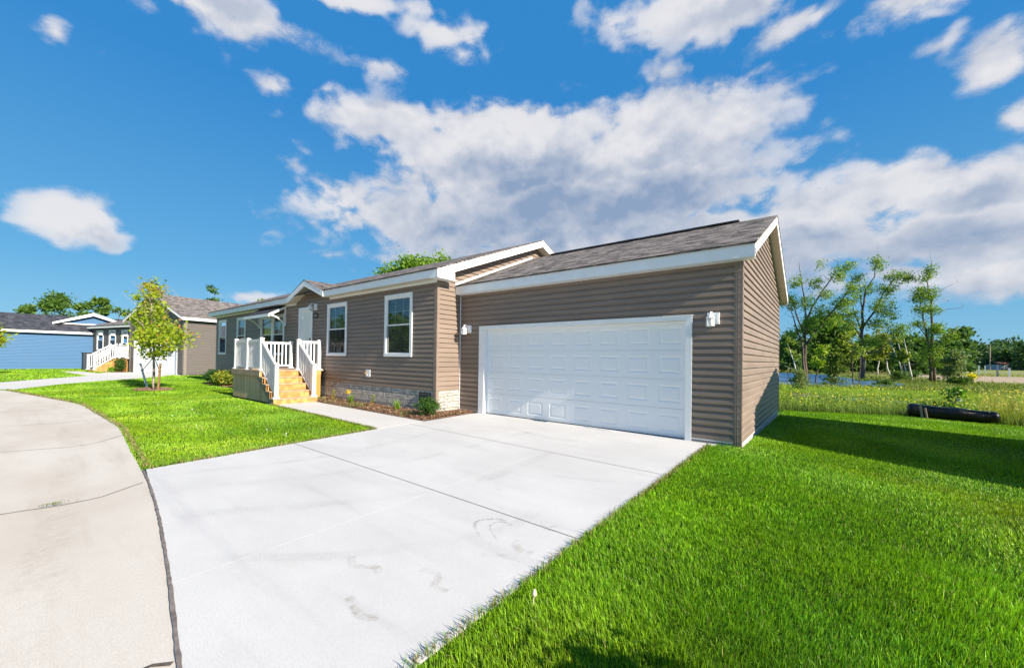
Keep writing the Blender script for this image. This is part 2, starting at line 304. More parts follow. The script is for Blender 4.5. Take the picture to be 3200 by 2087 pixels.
def barkmat(name, c1, c2, marks=None):
    def f(t, b):
        p = t.mapping(pos(t), scale=(9, 9, 2.0)); n = t.noise(p, 2.0, 6, 0.7, 0.5)
        col = t.mix(t.ramp(n, 0.35, 0.65), c1, c2)
        if marks:
            m_ = t.noise(t.mapping(pos(t), scale=(2, 2, 9)), 1.0, 3, 0.6); col = t.mix(t.ramp(m_, 0.60, 0.66), col, marks)
        t.l.new(col, b.inputs['Base Color']); bump(t, b, n, 0.8, 0.03)
    return mat(name, c1, 0.9, 0.15, f)
BARK = barkmat('grey_brown_bark', (0.17, 0.13, 0.10), (0.07, 0.055, 0.045))
BARKY = barkmat('smooth_young_bark', (0.40, 0.34, 0.29), (0.28, 0.23, 0.20))
BARKL = 0
BIRCH = barkmat('white_birch_bark', (0.72, 0.70, 0.66), (0.55, 0.52, 0.48), (0.06, 0.05, 0.05))
def _water(t, b):
    p = pos(t)
    w = t.noise(t.mapping(p, scale=(0.5, 1.6, 1)), 2.2, 5, 0.6); bump(t, b, w, 0.35, 0.08)
WATER = mat('pond_water', (0.035, 0.13, 0.27), 0.35, 0.35, _water)  # diffuse blue base stands in for the reflected sky
def _poly(t, b):
    p = pos(t)
    n = t.noise(t.mapping(p, scale=(1.2, 16, 16)), 1.6, 6, 0.7, 1.0); bump(t, b, n, 0.6, 0.02)
PLASTIC = mat('black_plastic_sheeting', (0.004, 0.0045, 0.006), 0.28, 0.35, _poly)

# ------------------------------------------------------------------ mesh builder
BASE = {}
class MB:
    """collects faces in a frame: world = O + s*A + d*B + z*Z"""
    def __init__(s, O=(0, 0, 0), A=(1, 0, 0), B=(0, -1, 0)):
        s.O = Vector(O); s.A = Vector(A); s.B = Vector(B); s.Z = Vector((0, 0, 1)); s.v = []; s.f = []; s.uv = []
    def P(s, a, d, z): return s.O + s.A * a + s.B * d + s.Z * z
    def face(s, pts, uv=None, world=False):
        i = len(s.v); s.v += [Vector(p) if world else s.P(*p) for p in pts]
        s.f.append(tuple(range(i, i + len(pts)))); s.uv.append(uv or [(0, 0)] * len(pts))
    def box(s, a0, a1, d0, d1, z0, z1):
        c = [(a0, d0, z0), (a1, d0, z0), (a1, d1, z0), (a0, d1, z0), (a0, d0, z1), (a1, d0, z1), (a1, d1, z1), (a0, d1, z1)]
        s.solid(c)
    def solid(s, c, uvf=None):
        for q in ((0, 3, 2, 1), (4, 5, 6, 7), (0, 1, 5, 4), (2, 3, 7, 6), (1, 2, 6, 5), (3, 0, 4, 7)):
            pts = [c[k] for k in q]; s.face(pts, [uvf(p) for p in pts] if uvf else [(p[0], p[1] + p[2]) for p in pts])
    def prism(s, poly, d0, d1, uvf=None):          # polygon in (a,z) extruded in d
        n = len(poly)
        for d in (d0, d1): s.face([(a, d, z) for a, z in poly])
        for i in range(n):
            (a0, z0), (a1, z1) = poly[i], poly[(i + 1) % n]; s.face([(a0, d0, z0), (a1, d0, z1), (a1, d1, z1), (a0, d1, z0)])
    def tube(s, pts, rad, n=8, world=True, cap=True):
        pts = [Vector(p) if world else s.P(*p) for p in pts]
        if not isinstance(rad, (list, tuple)): rad = [rad] * len(pts)
        base = len(s.v); up = Vector((0.13, 0.27, 0.95))
        for i, p in enumerate(pts):
            t = (pts[min(i + 1, len(pts) - 1)] - pts[max(i - 1, 0)]).normalized()
            x = t.cross(up)
            if x.length < 0.05: x = t.cross(Vector((1, 0, 0)))
            x.normalize(); y = t.cross(x)
            for k in range(n):
                an = 2 * math.pi * k / n; s.v.append(p + (x * math.cos(an) + y * math.sin(an)) * rad[i])
        for i in range(len(pts) - 1):
            for k in range(n):
                a = base + i * n + k; b = base + i * n + (k + 1) % n; s.f.append((a, b, b + n, a + n)); s.uv.append([(k / n, i), ((k + 1) / n, i), ((k + 1) / n, i + 1), (k / n, i + 1)])
        if cap:
            for i in (0, len(pts) - 1):
                s.f.append(tuple(base + i * n + k for k in range(n))); s.uv.append([(0, 0)] * n)
    def lathe(s, c, prof, n=12):                     # c in frame coords, prof [(r,z)]
        b = len(s.v)
        for r, z in prof:
            for k in range(n):
                an = 2 * math.pi * k / n; s.v.append(s.P(c[0] + r * math.cos(an), c[1] + r * math.sin(an), c[2] + z))
        for i in range(len(prof) - 1):
            for k in range(n):
                a = b + i * n + k; q = b + i * n + (k + 1) % n; s.f.append((a, q, q + n, a + n)); s.uv.append([(0, 0)] * 4)
        for i in (0, len(prof) - 1):
            s.f.append(tuple(b + i * n + k for k in range(n))); s.uv.append([(0, 0)] * n)
    def build(s, name, m, parent=None, smooth=False, bevel=0.0, loc=None):
        off = BASE.get(parent.name, Vector((0, 0, 0))) if parent else Vector(loc or (0, 0, 0))
        me = bpy.data.meshes.new(name); me.from_pydata([tuple(v - off) for v in s.v], [], s.f); me.materials.append(m)
        uvl = me.uv_layers.new(name='UVMap'); flat = [c for f in s.uv for u in f for c in u]; uvl.data.foreach_set('uv', flat)
        bm = bmesh.new(); bm.from_mesh(me)
        bmesh.ops.remove_doubles(bm, verts=bm.verts, dist=1e-5)
        bmesh.ops.recalc_face_normals(bm, faces=bm.faces)
        bm.to_mesh(me); bm.free()
        if smooth: me.polygons.foreach_set('use_smooth', [True] * len(me.polygons))
        o = bpy.data.objects.new(name, me); COL.objects.link(o)
        if bevel:
            md = o.modifiers.new('bevel', 'BEVEL'); md.width = bevel; md.segments = 2; md.limit_method = 'ANGLE'
        if parent: o.parent = parent; BASE[o.name] = off
        else: o.location = off; BASE[o.name] = off
        return o
def tag(o, label=None, cat=None, group=None, kind=None):
    if label: o['label'] = label
    if cat: o['category'] = cat
    if group: o['group'] = group
    if kind: o['kind'] = kind
    return o
def thing(name, loc, label, cat, group=None):
    o = bpy.data.objects.new(name, None); COL.objects.link(o); o.location = loc; BASE[o.name] = Vector(loc)
    o.empty_display_size = 0.2
    return tag(o, label, cat, group)

# ------------------------------------------------------------------ numpy mesh with colour attribute
def npmesh(name, V, tri_idx, fcol, m, off=(0, 0, 0), parent=None, quads=None):
    V = np.asarray(V, np.float32) - np.asarray(off, np.float32)
    me = bpy.data.meshes.new(name); me.vertices.add(len(V)); me.vertices.foreach_set('co', V.ravel())
    F = tri_idx; k = F.shape[1]
    me.loops.add(F.size); me.loops.foreach_set('vertex_index', F.ravel().astype(np.int32))
    me.polygons.add(len(F)); me.polygons.foreach_set('loop_start', np.arange(0, F.size, k, dtype=np.int32))
    me.update(calc_edges=True)
    a = me.attributes.new('col', 'FLOAT_COLOR', 'POINT')
    c4 = np.ones((len(V), 4), np.float32); c4[:, :3] = fcol; a.data.foreach_set('color', c4.ravel())
    me.materials.append(m); o = bpy.data.objects.new(name, me); COL.objects.link(o)
    if parent: o.parent = parent
    else: o.location = off
    return o

# ------------------------------------------------------------------ terrain
def sstep(a, b, x):
    t = np.clip((x - a) / (b - a), 0, 1); return t * t * (3 - 2 * t)
POND = np.array([(-70, 36), (-30, 36.5), (-1.1, 37.3), (2, 38.6), (4.5, 41.5), (7.2, 44.5), (8.4, 50), (7.2, 58), (5.2, 63), (3.4, 72), (2.6, 84), (-4.9, 92), (-70, 96)], float)
def poly_sdf(P, x, y):
    x = np.asarray(x, float); y = np.asarray(y, float); d = np.full(x.shape, 1e9); ins = np.zeros(x.shape, bool); n = len(P)
    for i in range(n):
        a = P[i]; b = P[(i + 1) % n]; e = b - a; wx = x - a[0]; wy = y - a[1]
        t = np.clip((wx * e[0] + wy * e[1]) / (e @ e), 0, 1); d = np.minimum(d, (wx - e[0] * t) ** 2 + (wy - e[1] * t) ** 2)
        c = ((a[1] > y) != (b[1] > y)); xs = (b[0] - a[0]) * (y - a[1]) / (b[1] - a[1] + 1e-12) + a[0]; ins ^= (c & (x < xs))
    d = np.sqrt(d); return np.where(ins, -d, d)
def lawn_edge(x): return np.interp(x, [-20, -1, 0.86, 2.5, 4.1, 6, 10, 40], [7.6, 7.8, 8.0, 9.3, 10.7, 10.8, 10.6, 10])
def gz(x, y):
    x = np.asarray(x, float); y = np.asarray(y, float)
    side = sstep(-22, -8, x)
    z = (-0.018 * np.clip(y, 0, 12) - 0.03 * np.clip(x - 0.9, 0, 8)) * sstep(-3, 1, y)
    le = lawn_edge(x); f = sstep(0.3, 4.5, y - le) * side
    z = z * (1 - f) + (-0.60) * f
    z = z + 0.03 * sstep(24, 27, y) * (1 - sstep(32, 36, y)) * side
    dd = np.hypot((x - 3.4) / 2.6, (y - 22.8) / 1.7); z = z - 0.22 * (1 - sstep(0.6, 1.3, dd))
    s = poly_sdf(POND, x, y); z = z - 0.9 * sstep(0.6, -3.0, s) * 1.0
    z = z + 0.28 * np.exp(-(((x - 1.0) / 1.5) ** 2 + ((y - 21.5) / 1.6) ** 2) * 1.5)
    far = sstep(95, 130, y) * side; z = z * (1 - far) + (-0.6) * far
    z = z - 0.10 * sstep(-6.6, -7.6, y - 0.0 * x) * 0
    return z
def grid_ground(name, xs, ys, zoff, colf, m):
    X, Y = np.meshgrid(xs, ys); Z = gz(X, Y) + zoff
    Z = Z - 0.12 * sstep(-4.5, -5.9, Y)
    V = np.stack([X, Y, Z], -1).reshape(-1, 3); nx = len(xs); ny = len(ys)
    i = np.arange(ny - 1)[:, None] * nx + np.arange(nx - 1)[None]; F = np.stack([i, i + 1, i + nx + 1, i + nx], -1).reshape(-1, 4)
    o = npmesh(name, V, F, colf(V[:, 0], V[:, 1]), m); o.data.polygons.foreach_set('use_smooth', [True] * len(o.data.polygons)); return o
def gcol(x, y):
    g_ = np.array([0.075, 0.165, 0.022]); meadow = np.array([0.15, 0.21, 0.045]); mud = np.array([0.075, 0.085, 0.035]); dirt = np.array([0.42, 0.34, 0.25]); field = np.array([0.22, 0.25, 0.07]); bank = np.array([0.17, 0.27, 0.03])
    c = np.tile(g_, (len(x), 1)); side = sstep(-24, -10, x)
    f = (sstep(0, .6, y - lawn_edge(x)) * side)[:, None]; c = c * (1 - f) + mud * f
    f = (sstep(23.5, 25, y) * (1 - sstep(33, 36, y)) * side)[:, None]; c = c * (1 - f) + bank * f
    f = (sstep(33, 36, y) * side)[:, None]; c = c * (1 - f) + meadow * f
    f = (sstep(60, 72, y) * (1 - sstep(100, 125, y)) * sstep(13, 15, x))[:, None]; c = c * (1 - f) + dirt * f
    f = (np.exp(-(((x - 12) / 5) ** 2 + ((y - 110) / 14) ** 2)))[:, None]; c = c * (1 - f) + dirt * f
    f = (sstep(100, 125, y) * side)[:, None]; c = c * (1 - f) + field * f
    f = np.exp(-(((x - 1.0) / 1.5) ** 2 + ((y - 21.3) / 1.8) ** 2) * 1.2)[:, None]; c = c * (1 - f) + np.array([0.36, 0.29, 0.22]) * f
    return c
xs = np.unique(np.concatenate([[-3000, -1500, -800, -400, -200, -120], np.arange(-80, -12, 4), np.arange(-12, 30, 0.5), np.arange(30, 90, 5), [120, 200, 400, 800, 1500, 3000]]))
ys = np.unique(np.concatenate([[-3000, -1000, -300, -100, -50], np.arange(-30, 6, 2), np.arange(6, 50, 0.4), np.arange(50, 140, 1.5), [160, 200, 260, 340, 500, 900, 1700, 3500]]))
tag(grid_ground('ground', xs, ys, -0.03, gcol, GROUNDM), kind='structure')

def flat(name, poly, z, m, thick=0.0, label=None, kind='structure'):
    me = bpy.data.meshes.new(name); bm = bmesh.new()
    vs = [bm.verts.new((x, y, z)) for x, y in poly]; f = bm.faces.new(vs)
    if f.normal.z < 0: f.normal_flip()
    if thick:
        r = bmesh.ops.extrude_face_region(bm, geom=[f]); bmesh.ops.translate(bm, verts=[v for v in r['geom'] if isinstance(v, bmesh.types.BMVert)], vec=(0, 0, -thick))
    bmesh.ops.triangulate(bm, faces=[q for q in bm.faces if len(q.verts) > 4])
    bmesh.ops.recalc_face_normals(bm, faces=bm.faces)
    bm.to_mesh(me); bm.free(); me.materials.append(m); o = bpy.data.objects.new(name, me); COL.objects.link(o); tag(o, kind=kind); return o
CURB = [(-60, -24), (-34, -14.5), (-26, -9.6), (-21.5, -7.53), (-17.18, -6.74), (-14.15, -6.25), (-11.27, -6.07), (-8.4, -6.14), (-6.49, -6.29), (-5.22, -6.39), (-4.47, -6.42), (-3.87, -6.49), (-3.15, -6.55), (-1.83, -6.72), (-0.97, -6.85), (-0.3, -6.95), (0.6, -7.1), (3, -7.5), (7, -8.6), (14, -12), (40, -30)]
def curb_y(x): return np.interp(x, [c[0] for c in CURB], [c[1] for c in CURB])
# street: strips parallel to the kerb line with a shallow gutter pan
cp = []
cxs = np.concatenate([np.linspace(-60, -24, 14), np.arange(-23.5, 12, 0.5), np.linspace(12, 40, 10)])
sxm = np.convolve(np.pad(curb_y(np.linspace(-64, 44, 1081)), 8, 'edge'), np.ones(17) / 17, 'valid')
def cy(x): return float(np.interp(x, np.linspace(-64, 44, 1081), sxm))
prof = [(0.0, 0.0), (0.10, -0.004), (0.42, -0.030), (0.62, -0.040), (0.85, -0.030), (2.5, 0.0), (6, 0.03), (12, 0.0), (26, -0.02)]
V = []; nP = len(prof)
for x in cxs:
    t = Vector((1, (cy(x + .3) - cy(x - .3)) / .6, 0)).normalized(); n = Vector((t.y, -t.x, 0))
    for d, z in prof: q = Vector((x, cy(x), 0)) + n * d; V.append((q.x, q.y, z))
F = np.array([[i * nP + j, (i + 1) * nP + j, (i + 1) * nP + j + 1, i * nP + j + 1] for i in range(len(cxs) - 1) for j in range(nP - 1)])
st = npmesh('street', np.array(V), F[:, ::-1], np.ones((len(V), 3)), STREETC); tag(st, kind='structure'); st.data.polygons.foreach_set('use_smooth', [True] * len(st.data.polygons))

def ribbon(name, pts, w, z, m, jag=0.0, kind='structure', widths=None):
    b = MB(); P2 = []
    for i in range(len(pts) - 1):
        a, c = Vector((*pts[i], 0)), Vector((*pts[i + 1], 0)); n = max(1, int((c - a).length / 0.06)) if jag else 1
        for k in range(n): P2.append(a.lerp(c, k / n))
    P2.append(Vector((*pts[-1], 0))); L = []
    for i, p in enumerate(P2):
        t = (P2[min(i + 1, len(P2) - 1)] - P2[max(i - 1, 0)]).normalized(); n = Vector((-t.y, t.x, 0))
        ww = w if widths is None else np.interp(i / (len(P2) - 1), np.linspace(0, 1, len(widths)), widths)
        L.append((p + n * (ww / 2 + random.uniform(-jag, jag)), p - n * (ww / 2 + random.uniform(-jag, jag))))
    for i in range(len(L) - 1):
        zz = [z(p.x, p.y) if callable(z) else z for p in (L[i][0], L[i + 1][0], L[i + 1][1], L[i][1])]
        b.face([(p.x, p.y, h) for p, h in zip((L[i][0], L[i + 1][0], L[i + 1][1], L[i][1]), zz)], world=True)
    return tag(b.build(name, m), kind=kind)
def street_z(x, y):
    d = (cy(x) - y) * 0.99; return float(np.interp(d, [p[0] for p in prof], [p[1] for p in prof])) + 0.006
for pts in ([(-7.52, -6.2), (-7.12, -6.54), (-7.08, -6.9), (-7.2, -7.51), (-7.6, -12)], [(-3.87, -6.52), (-3.67, -6.85), (-3.72, -7.47), (-4.0, -12)], [(-13.43, -6.1), (-13.43, -6.43), (-13.42, -7.57), (-13.6, -12)], [(-10.3, -6.1), (-10.28, -12)], [(-17.2, -6.8), (-17.6, -14)]):
    pp = []
    for i in range(len(pts) - 1):
        for k in range(8): pp.append(tuple(np.array(pts[i]) * (1 - k / 8) + np.array(pts[i + 1]) * k / 8))
    pp.append(pts[-1]); ribbon('street_joint', pp, 0.012, street_z, JOINTL)
ribbon('street_joint', [(-0.36, -6.96), (-0.42, -7.02), (-0.47, -7.3), (-0.5, -9)], 0.02, street_z, JOINT, 0.004)
# driveway slab, its joint with the street and its saw cuts
dl = [(-4.47, -6.40), (-4.69, -4.62), (-4.86, -2.99), (-4.94, -1.79), (-5.06, -0.27)]
dr = [(0.56, 0.06), (0.40, -0.2), (0.41, -2.37), (0.43, -3.51), (0.45, -4.7), (0.47, -5.08), (0.49, -5.78), (0.52, -7.02)]
near = [(x, cy(x) + 0.012) for x in (-0.3, -0.97, -1.83, -3.15, -3.87)]
flat('driveway', dl + [(-4.99, 0.06)] + dr + near, 0.012, CONC, 0.12)
ribbon('driveway_joint', [(x, cy(x) + 0.006) for x in np.arange(-4.46, 0.56, 0.12)], 0.020, 0.0155, JOINTG, 0.003)
ribbon('driveway_joint', [(-4.66, -4.62), (-1.04, -4.66), (0.44, -4.68)], 0.007, 0.0165, JOINTL)
ribbon('driveway_joint', [(-4.92, -2.21), (-2.58, -2.34), (0.41, -2.46)], 0.008, 0.0165, JOINTL)
SOFTJ = vary('filled_joint', (0.66, 0.64, 0.62), 0.1, 20, 0.95, 0.1, 0.0)
ribbon('driveway_joint', [(-1.34, -0.2), (-1.32, -3.31), (-1.21, -5.3), (-1.15, -6.8)], 0.007, 0.0165, SOFTJ)
# tyre marks and scuffs on the slab: thin rubber film with holes
def _film(colr, dens, sc):
    def f(t, b):
        out = t.n['Material Output']; tr = t.add('ShaderNodeBsdfTransparent'); u = t.add('ShaderNodeUVMap').outputs[0]
        n = t.noise(pos(t), sc, 5, 0.7); n2 = t.noise(pos(t), 1.7, 3, .6)
        sy = t.add('ShaderNodeSeparateXYZ', inp={0: u}).outputs[1]
        edge = t.math('MULTIPLY', t.ramp(sy, 0.0, 0.3), t.ramp(sy, 1.0, 0.7))
        a = t.math('MULTIPLY', t.math('MULTIPLY', t.ramp(n, 0.35, 0.75), t.ramp(n2, 0.38, 0.62, 0.15, 1.0)), t.math('MULTIPLY', edge, dens))
        mx = t.add('ShaderNodeMixShader', inp={0: a, 1: tr.outputs[0], 2: b.outputs[0]}); t.l.new(mx.outputs[0], out.inputs[0])
    return f
RUBBER = mat('faint_tyre_rubber', (0.16, 0.16, 0.17), 0.9, 0.1, _film(None, 0.16, 90))
RUBBERD = mat('scuffed_rubber', (0.07, 0.07, 0.07), 0.9, 0.1, _film(None, 0.6, 40))
GUTTER = mat('gutter_silt_film', (0.36, 0.31, 0.25), 0.95, 0.1, _film(None, 0.13, 14))
MUDM = mat('dried_mud_film', (0.36, 0.29, 0.20), 0.95, 0.1, _film(None, 0.38, 22))
def mark(pts, w, m, z=0.019, name='tyre_mark', lab=None):
    P = [Vector((*p, 0)) for p in pts]; Q = []
    for i in range(len(P) - 1):
        p0, p1, p2, p3 = P[max(i - 1, 0)], P[i], P[i + 1], P[min(i + 2, len(P) - 1)]
        for k in range(8):
            t = k / 8; Q.append(0.5 * ((2 * p1) + (p2 - p0) * t + (2 * p0 - 5 * p1 + 4 * p2 - p3) * t * t + (3 * p1 - p0 - 3 * p2 + p3) * t ** 3))
    Q.append(P[-1]); b = MB()
    for i in range(len(Q) - 1):
        def nrm(j): t = (Q[min(j + 1, len(Q) - 1)] - Q[max(j - 1, 0)]).normalized(); return Vector((-t.y, t.x, 0)) * w / 2
        n0, n1 = nrm(i), nrm(i + 1); Zv = Vector((0, 0, z))
        b.face([Q[i] - n0 + Zv, Q[i + 1] - n1 + Zv, Q[i + 1] + n1 + Zv, Q[i] + n0 + Zv], [(i, 0), (i + 1, 0), (i + 1, 1), (i, 1)], world=True)
    return tag(b.build(name, m), kind='structure')

# ------------------------------------------------------------------ cladding with real courses
def clad(mb, s0, s1, z0, course, xl, xr, ztop, holes=(), depth=0.028):
    n = int(math.ceil((ztop - z0) / course))
    for c in range(n):
        zb = z0 + c * course
        bands = [(zb, zb + 0.006, depth * 0.75, depth), (zb + 0.006, zb + course * 0.62, depth, depth * 0.80), (zb + course * 0.62, zb + course * 0.78, depth * 0.80, depth * 0.22), (zb + course * 0.78, zb + course, depth * 0.22, 0.001)]
        mb_face_list = []
        for (a, b, d0, d1) in bands:
            cuts = sorted({a, b} | {h for H in holes for h in (H[2], H[3]) if a < h < b} | ({ztop} if a < ztop < b else set()))
            for u, w in zip(cuts[:-1], cuts[1:]):
                if u >= ztop - 1e-6: continue
                f0 = (u - a) / (b - a); f1 = (w - a) / (b - a); e0 = d0 + (d1 - d0) * f0; e1 = d0 + (d1 - d0) * f1
                L0, L1, R0, R1 = max(s0, xl(u)), max(s0, xl(w)), min(s1, xr(u)), min(s1, xr(w))
                if R0 <= L0: continue
                if R1 < L1: R1 = L1 = (R1 + L1) / 2
                segs = [(L0, R0, L1, R1)]
                for H in holes:
                    if H[2] <= (u + w) / 2 <= H[3]:
                        ns = []
                        for (p, q, p1, q1) in segs:
                            if H[1] <= p or H[0] >= q: ns.append((p, q, p1, q1)); continue
                            if H[0] > p: ns.append((p, H[0], p1, H[0]))
                            if H[1] < q: ns.append((H[1], q, H[1], q1))
                        segs = ns
                for p, q, p1, q1 in segs:
                    mb.face([(p, e0, u), (q, e0, u), (q1, e1, w), (p1, e1, w)])
        # underside step
        u = zb
        if c > 0:
            L0, R0 = max(s0, xl(u)), min(s1, xr(u)); segs = [(L0, R0)] if R0 > L0 else []
            for H in holes:
                if H[2] <= u <= H[3]:
                    ns = []
                    for p, q in segs:
                        if H[1] <= p or H[0] >= q: ns.append((p, q)); continue
                        if H[0] > p: ns.append((p, H[0]))
                        if H[1] < q: ns.append((H[1], q))
                    segs = ns
            for p, q in segs: mb.face([(p, 0.001, u), (q, 0.001, u), (q, depth * 0.75, u), (p, depth * 0.75, u)])
INF = lambda z: -1e9
INFR = lambda z: 1e9

def roof_slab(mb, a0, a1, d_eave, z_eave, d_ridge, z_ridge, th=0.03):
    """shingle slab between eave line and ridge line, along a"""
    L = math.hypot(d_ridge - d_eave, z_ridge - z_eave)
    top = [(a0, d_eave, z_eave), (a1, d_eave, z_eave), (a1, d_ridge, z_ridge), (a0, d_ridge, z_ridge)]
    bot = [(a, d, z - th) for a, d, z in top]
    uv = [(a0, 0), (a1, 0), (a1, L), (a0, L)]
    mb.face(top, uv); mb.face(bot[::-1], uv[::-1])
    for i in range(4):
        j = (i + 1) % 4; mb.face([bot[i], bot[j], top[j], top[i]], [(uv[i][0], uv[i][1] - th), (uv[j][0], uv[j][1] - th), uv[j], uv[i]])

def window(fr, house, s0, s1, z0, z1, d=0.02, trim=0.095, mid=None, grid=(3, 2), blinds=False, low_grid=True, depth=0.5, curtain=False):
    """double-hung window set in a wall; returns the frame part"""
    F_ = MB(*fr)
    F_.box(s0, s0 + trim, d, d + .028, z0 + trim * 0.9, z1 - trim); F_.box(s1 - trim, s1, d, d + .028, z0 + trim * .9, z1 - trim)
    F_.box(s0, s1, d, d + .031, z1 - trim, z1); F_.box(s0, s1, d, d + .036, z0, z0 + trim * 0.9)
    f = F_.build('window', WHITE, house, bevel=0.004)
    i0, i1, j0, j1 = s0 + trim, s1 - trim, z0 + trim * .9, z1 - trim; mid = mid or (j0 + j1) / 2 + 0.02
    b = MB(*fr); t = 0.035
    for (a, c, e, g_, dd) in ((i0, i1, mid - .02, j1, d - .004), (i0, i1, j0, mid + .02, d - .016)):
        b.box(a, a + t, dd - .012, dd + .012, e, g_); b.box(c - t, c, dd - .012, dd + .012, e, g_)
        b.box(a + t, c - t, dd - .012, dd + .012, g_ - t, g_); b.box(a + t, c - t, dd - .012, dd + .012, e, e + t)
    b.build('sash', VINYL, f)
    gb = MB(*fr)
    for k, (e, g_) in enumerate(((mid + .015, j1 - t), (j0 + t, mid - .015))):
        if k == 1 and not low_grid: continue
        for q in range(1, grid[0]): x = i0 + (i1 - i0) * q / grid[0]; gb.box(x - .007, x + .007, d - .030, d - .022, e, g_)
        for q in range(1, grid[1]): z = e + (g_ - e) * q / grid[1]; gb.box(i0 + t, i1 - t, d - .0305, d - .0215, z - .007, z + .007)
    gb.build('window_grid', VINYL, f)
    p = MB(*fr); dd = d - .0185
    p.face([(i0 + t, dd, mid), (i1 - t, dd, mid), (i1 - t, dd, j1 - t), (i0 + t, dd, j1 - t)])
    dd = d - .0205
    p.face([(i0 + t, dd, j0 + t), (i1 - t, dd, j0 + t), (i1 - t, dd, mid), (i0 + t, dd, mid)])
    p.build('pane', GLASS, f)
    p = MB(*fr); dd = d - .001; p.face([(i0 + t * .6, dd, j0 + t * .6), (i1 - t * .6, dd, j0 + t * .6), (i1 - t * .6, dd, mid - .01), (i0 + t * .6, dd, mid - .01)]); p.build('insect_screen', SCREEN, f)
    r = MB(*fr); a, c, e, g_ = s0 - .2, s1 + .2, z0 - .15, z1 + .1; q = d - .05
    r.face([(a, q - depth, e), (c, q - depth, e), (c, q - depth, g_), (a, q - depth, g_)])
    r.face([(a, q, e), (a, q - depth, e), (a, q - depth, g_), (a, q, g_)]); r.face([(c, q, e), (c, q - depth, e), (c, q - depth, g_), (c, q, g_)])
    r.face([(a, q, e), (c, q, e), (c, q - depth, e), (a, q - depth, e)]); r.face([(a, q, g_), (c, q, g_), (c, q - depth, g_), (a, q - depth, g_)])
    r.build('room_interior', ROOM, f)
    if blinds:
        bl = MB(*fr); z = j1 - .03
        while z > (mid if blinds == 1 else j0) + .02:
            bl.face([(i0 + .01, q - .05, z), (i1 - .01, q - .05, z), (i1 - .01, q - .085, z - .016), (i0 + .01, q - .085, z - .016)]); z -= .048
        bl.build('blind', BLIND, f)
    if curtain:
        cb = MB(*fr); n = 40; zc = mid + .02
        for k in range(n):
            xa = i0 + (i1 - i0) * k / n; xb = i0 + (i1 - i0) * (k + 1) / n
            da = q - .06 + .012 * math.sin(k * 1.3); db = q - .06 + .012 * math.sin((k + 1) * 1.3)
            cb.face([(xa, da, zc), (xb, db, zc), (xb, db, j1), (xa, da, j1)])
        cb.build('curtain', CURTAIN, f)
    return f

def coach_lamp(fr, house, s, z, d=0.016, k=1.0, name='wall_lamp', off=0.0):
    """white lantern on a square mounting block; s,z = centre of the block"""
    b = MB(*fr); b.box(s - .095 * k, s + .095 * k, d, d + .03 * k, z - .1 * k, z + .1 * k); b.box(s - .075 * k, s + .075 * k, d + .03 * k, d + .036 * k, z - .08 * k, z + .08 * k)
    root = b.build(name, WHITE, house, bevel=.003)
    a = MB(*fr); L = Vector((s + off * k, d + .17 * k, 0)); pts = []
    for t in np.linspace(0, 1, 9):
        an = math.pi * t; pts.append(a.P(s + off * k * t, d + .035 * k + .135 * k * (1 - math.cos(an)) / 2, z + .01 * k + .085 * k * math.sin(an) + .02 * k * t))
    a.tube(pts, .008 * k, 6)
    c = (L.x, L.y, z)
    a.lathe(c, [(.004 * k, .105 * k), (.011 * k, .09 * k), (.005 * k, .078 * k), (.012 * k, .06 * k), (.035 * k, .045 * k), (.062 * k, .008 * k), (.074 * k, .002 * k), (.074 * k, -.006 * k), (.03 * k, -.006 * k)], 8)
    a.lathe(c, [(.03 * k, -.128 * k), (.066 * k, -.128 * k), (.07 * k, -.136 * k), (.05 * k, -.146 * k), (.01 * k, -.15 * k)], 6)
    for q in range(6):
        an = q * math.pi / 3; a.tube([a.P(c[0] + .058 * k * math.cos(an), c[1] + .058 * k * math.sin(an), z - .004 * k), a.P(c[0] + .062 * k * math.cos(an), c[1] + .062 * k * math.sin(an), z - .13 * k)], .006 * k, 5)
    a.build('lantern', WHITE, root)
    g_ = MB(*fr); g_.lathe(c, [(.052 * k, -.008 * k), (.056 * k, -.126 * k)], 6); g_.build('lamp_glass', LAMPG, root)
    u = MB(*fr); u.lathe(c, [(.008 * k, -.01 * k), (.012 * k, -.03 * k), (.028 * k, -.06 * k), (.03 * k, -.08 * k), (.018 * k, -.105 * k), (.004 * k, -.11 * k)], 10); u.build('bulb', BULB, root, smooth=True)
    return root

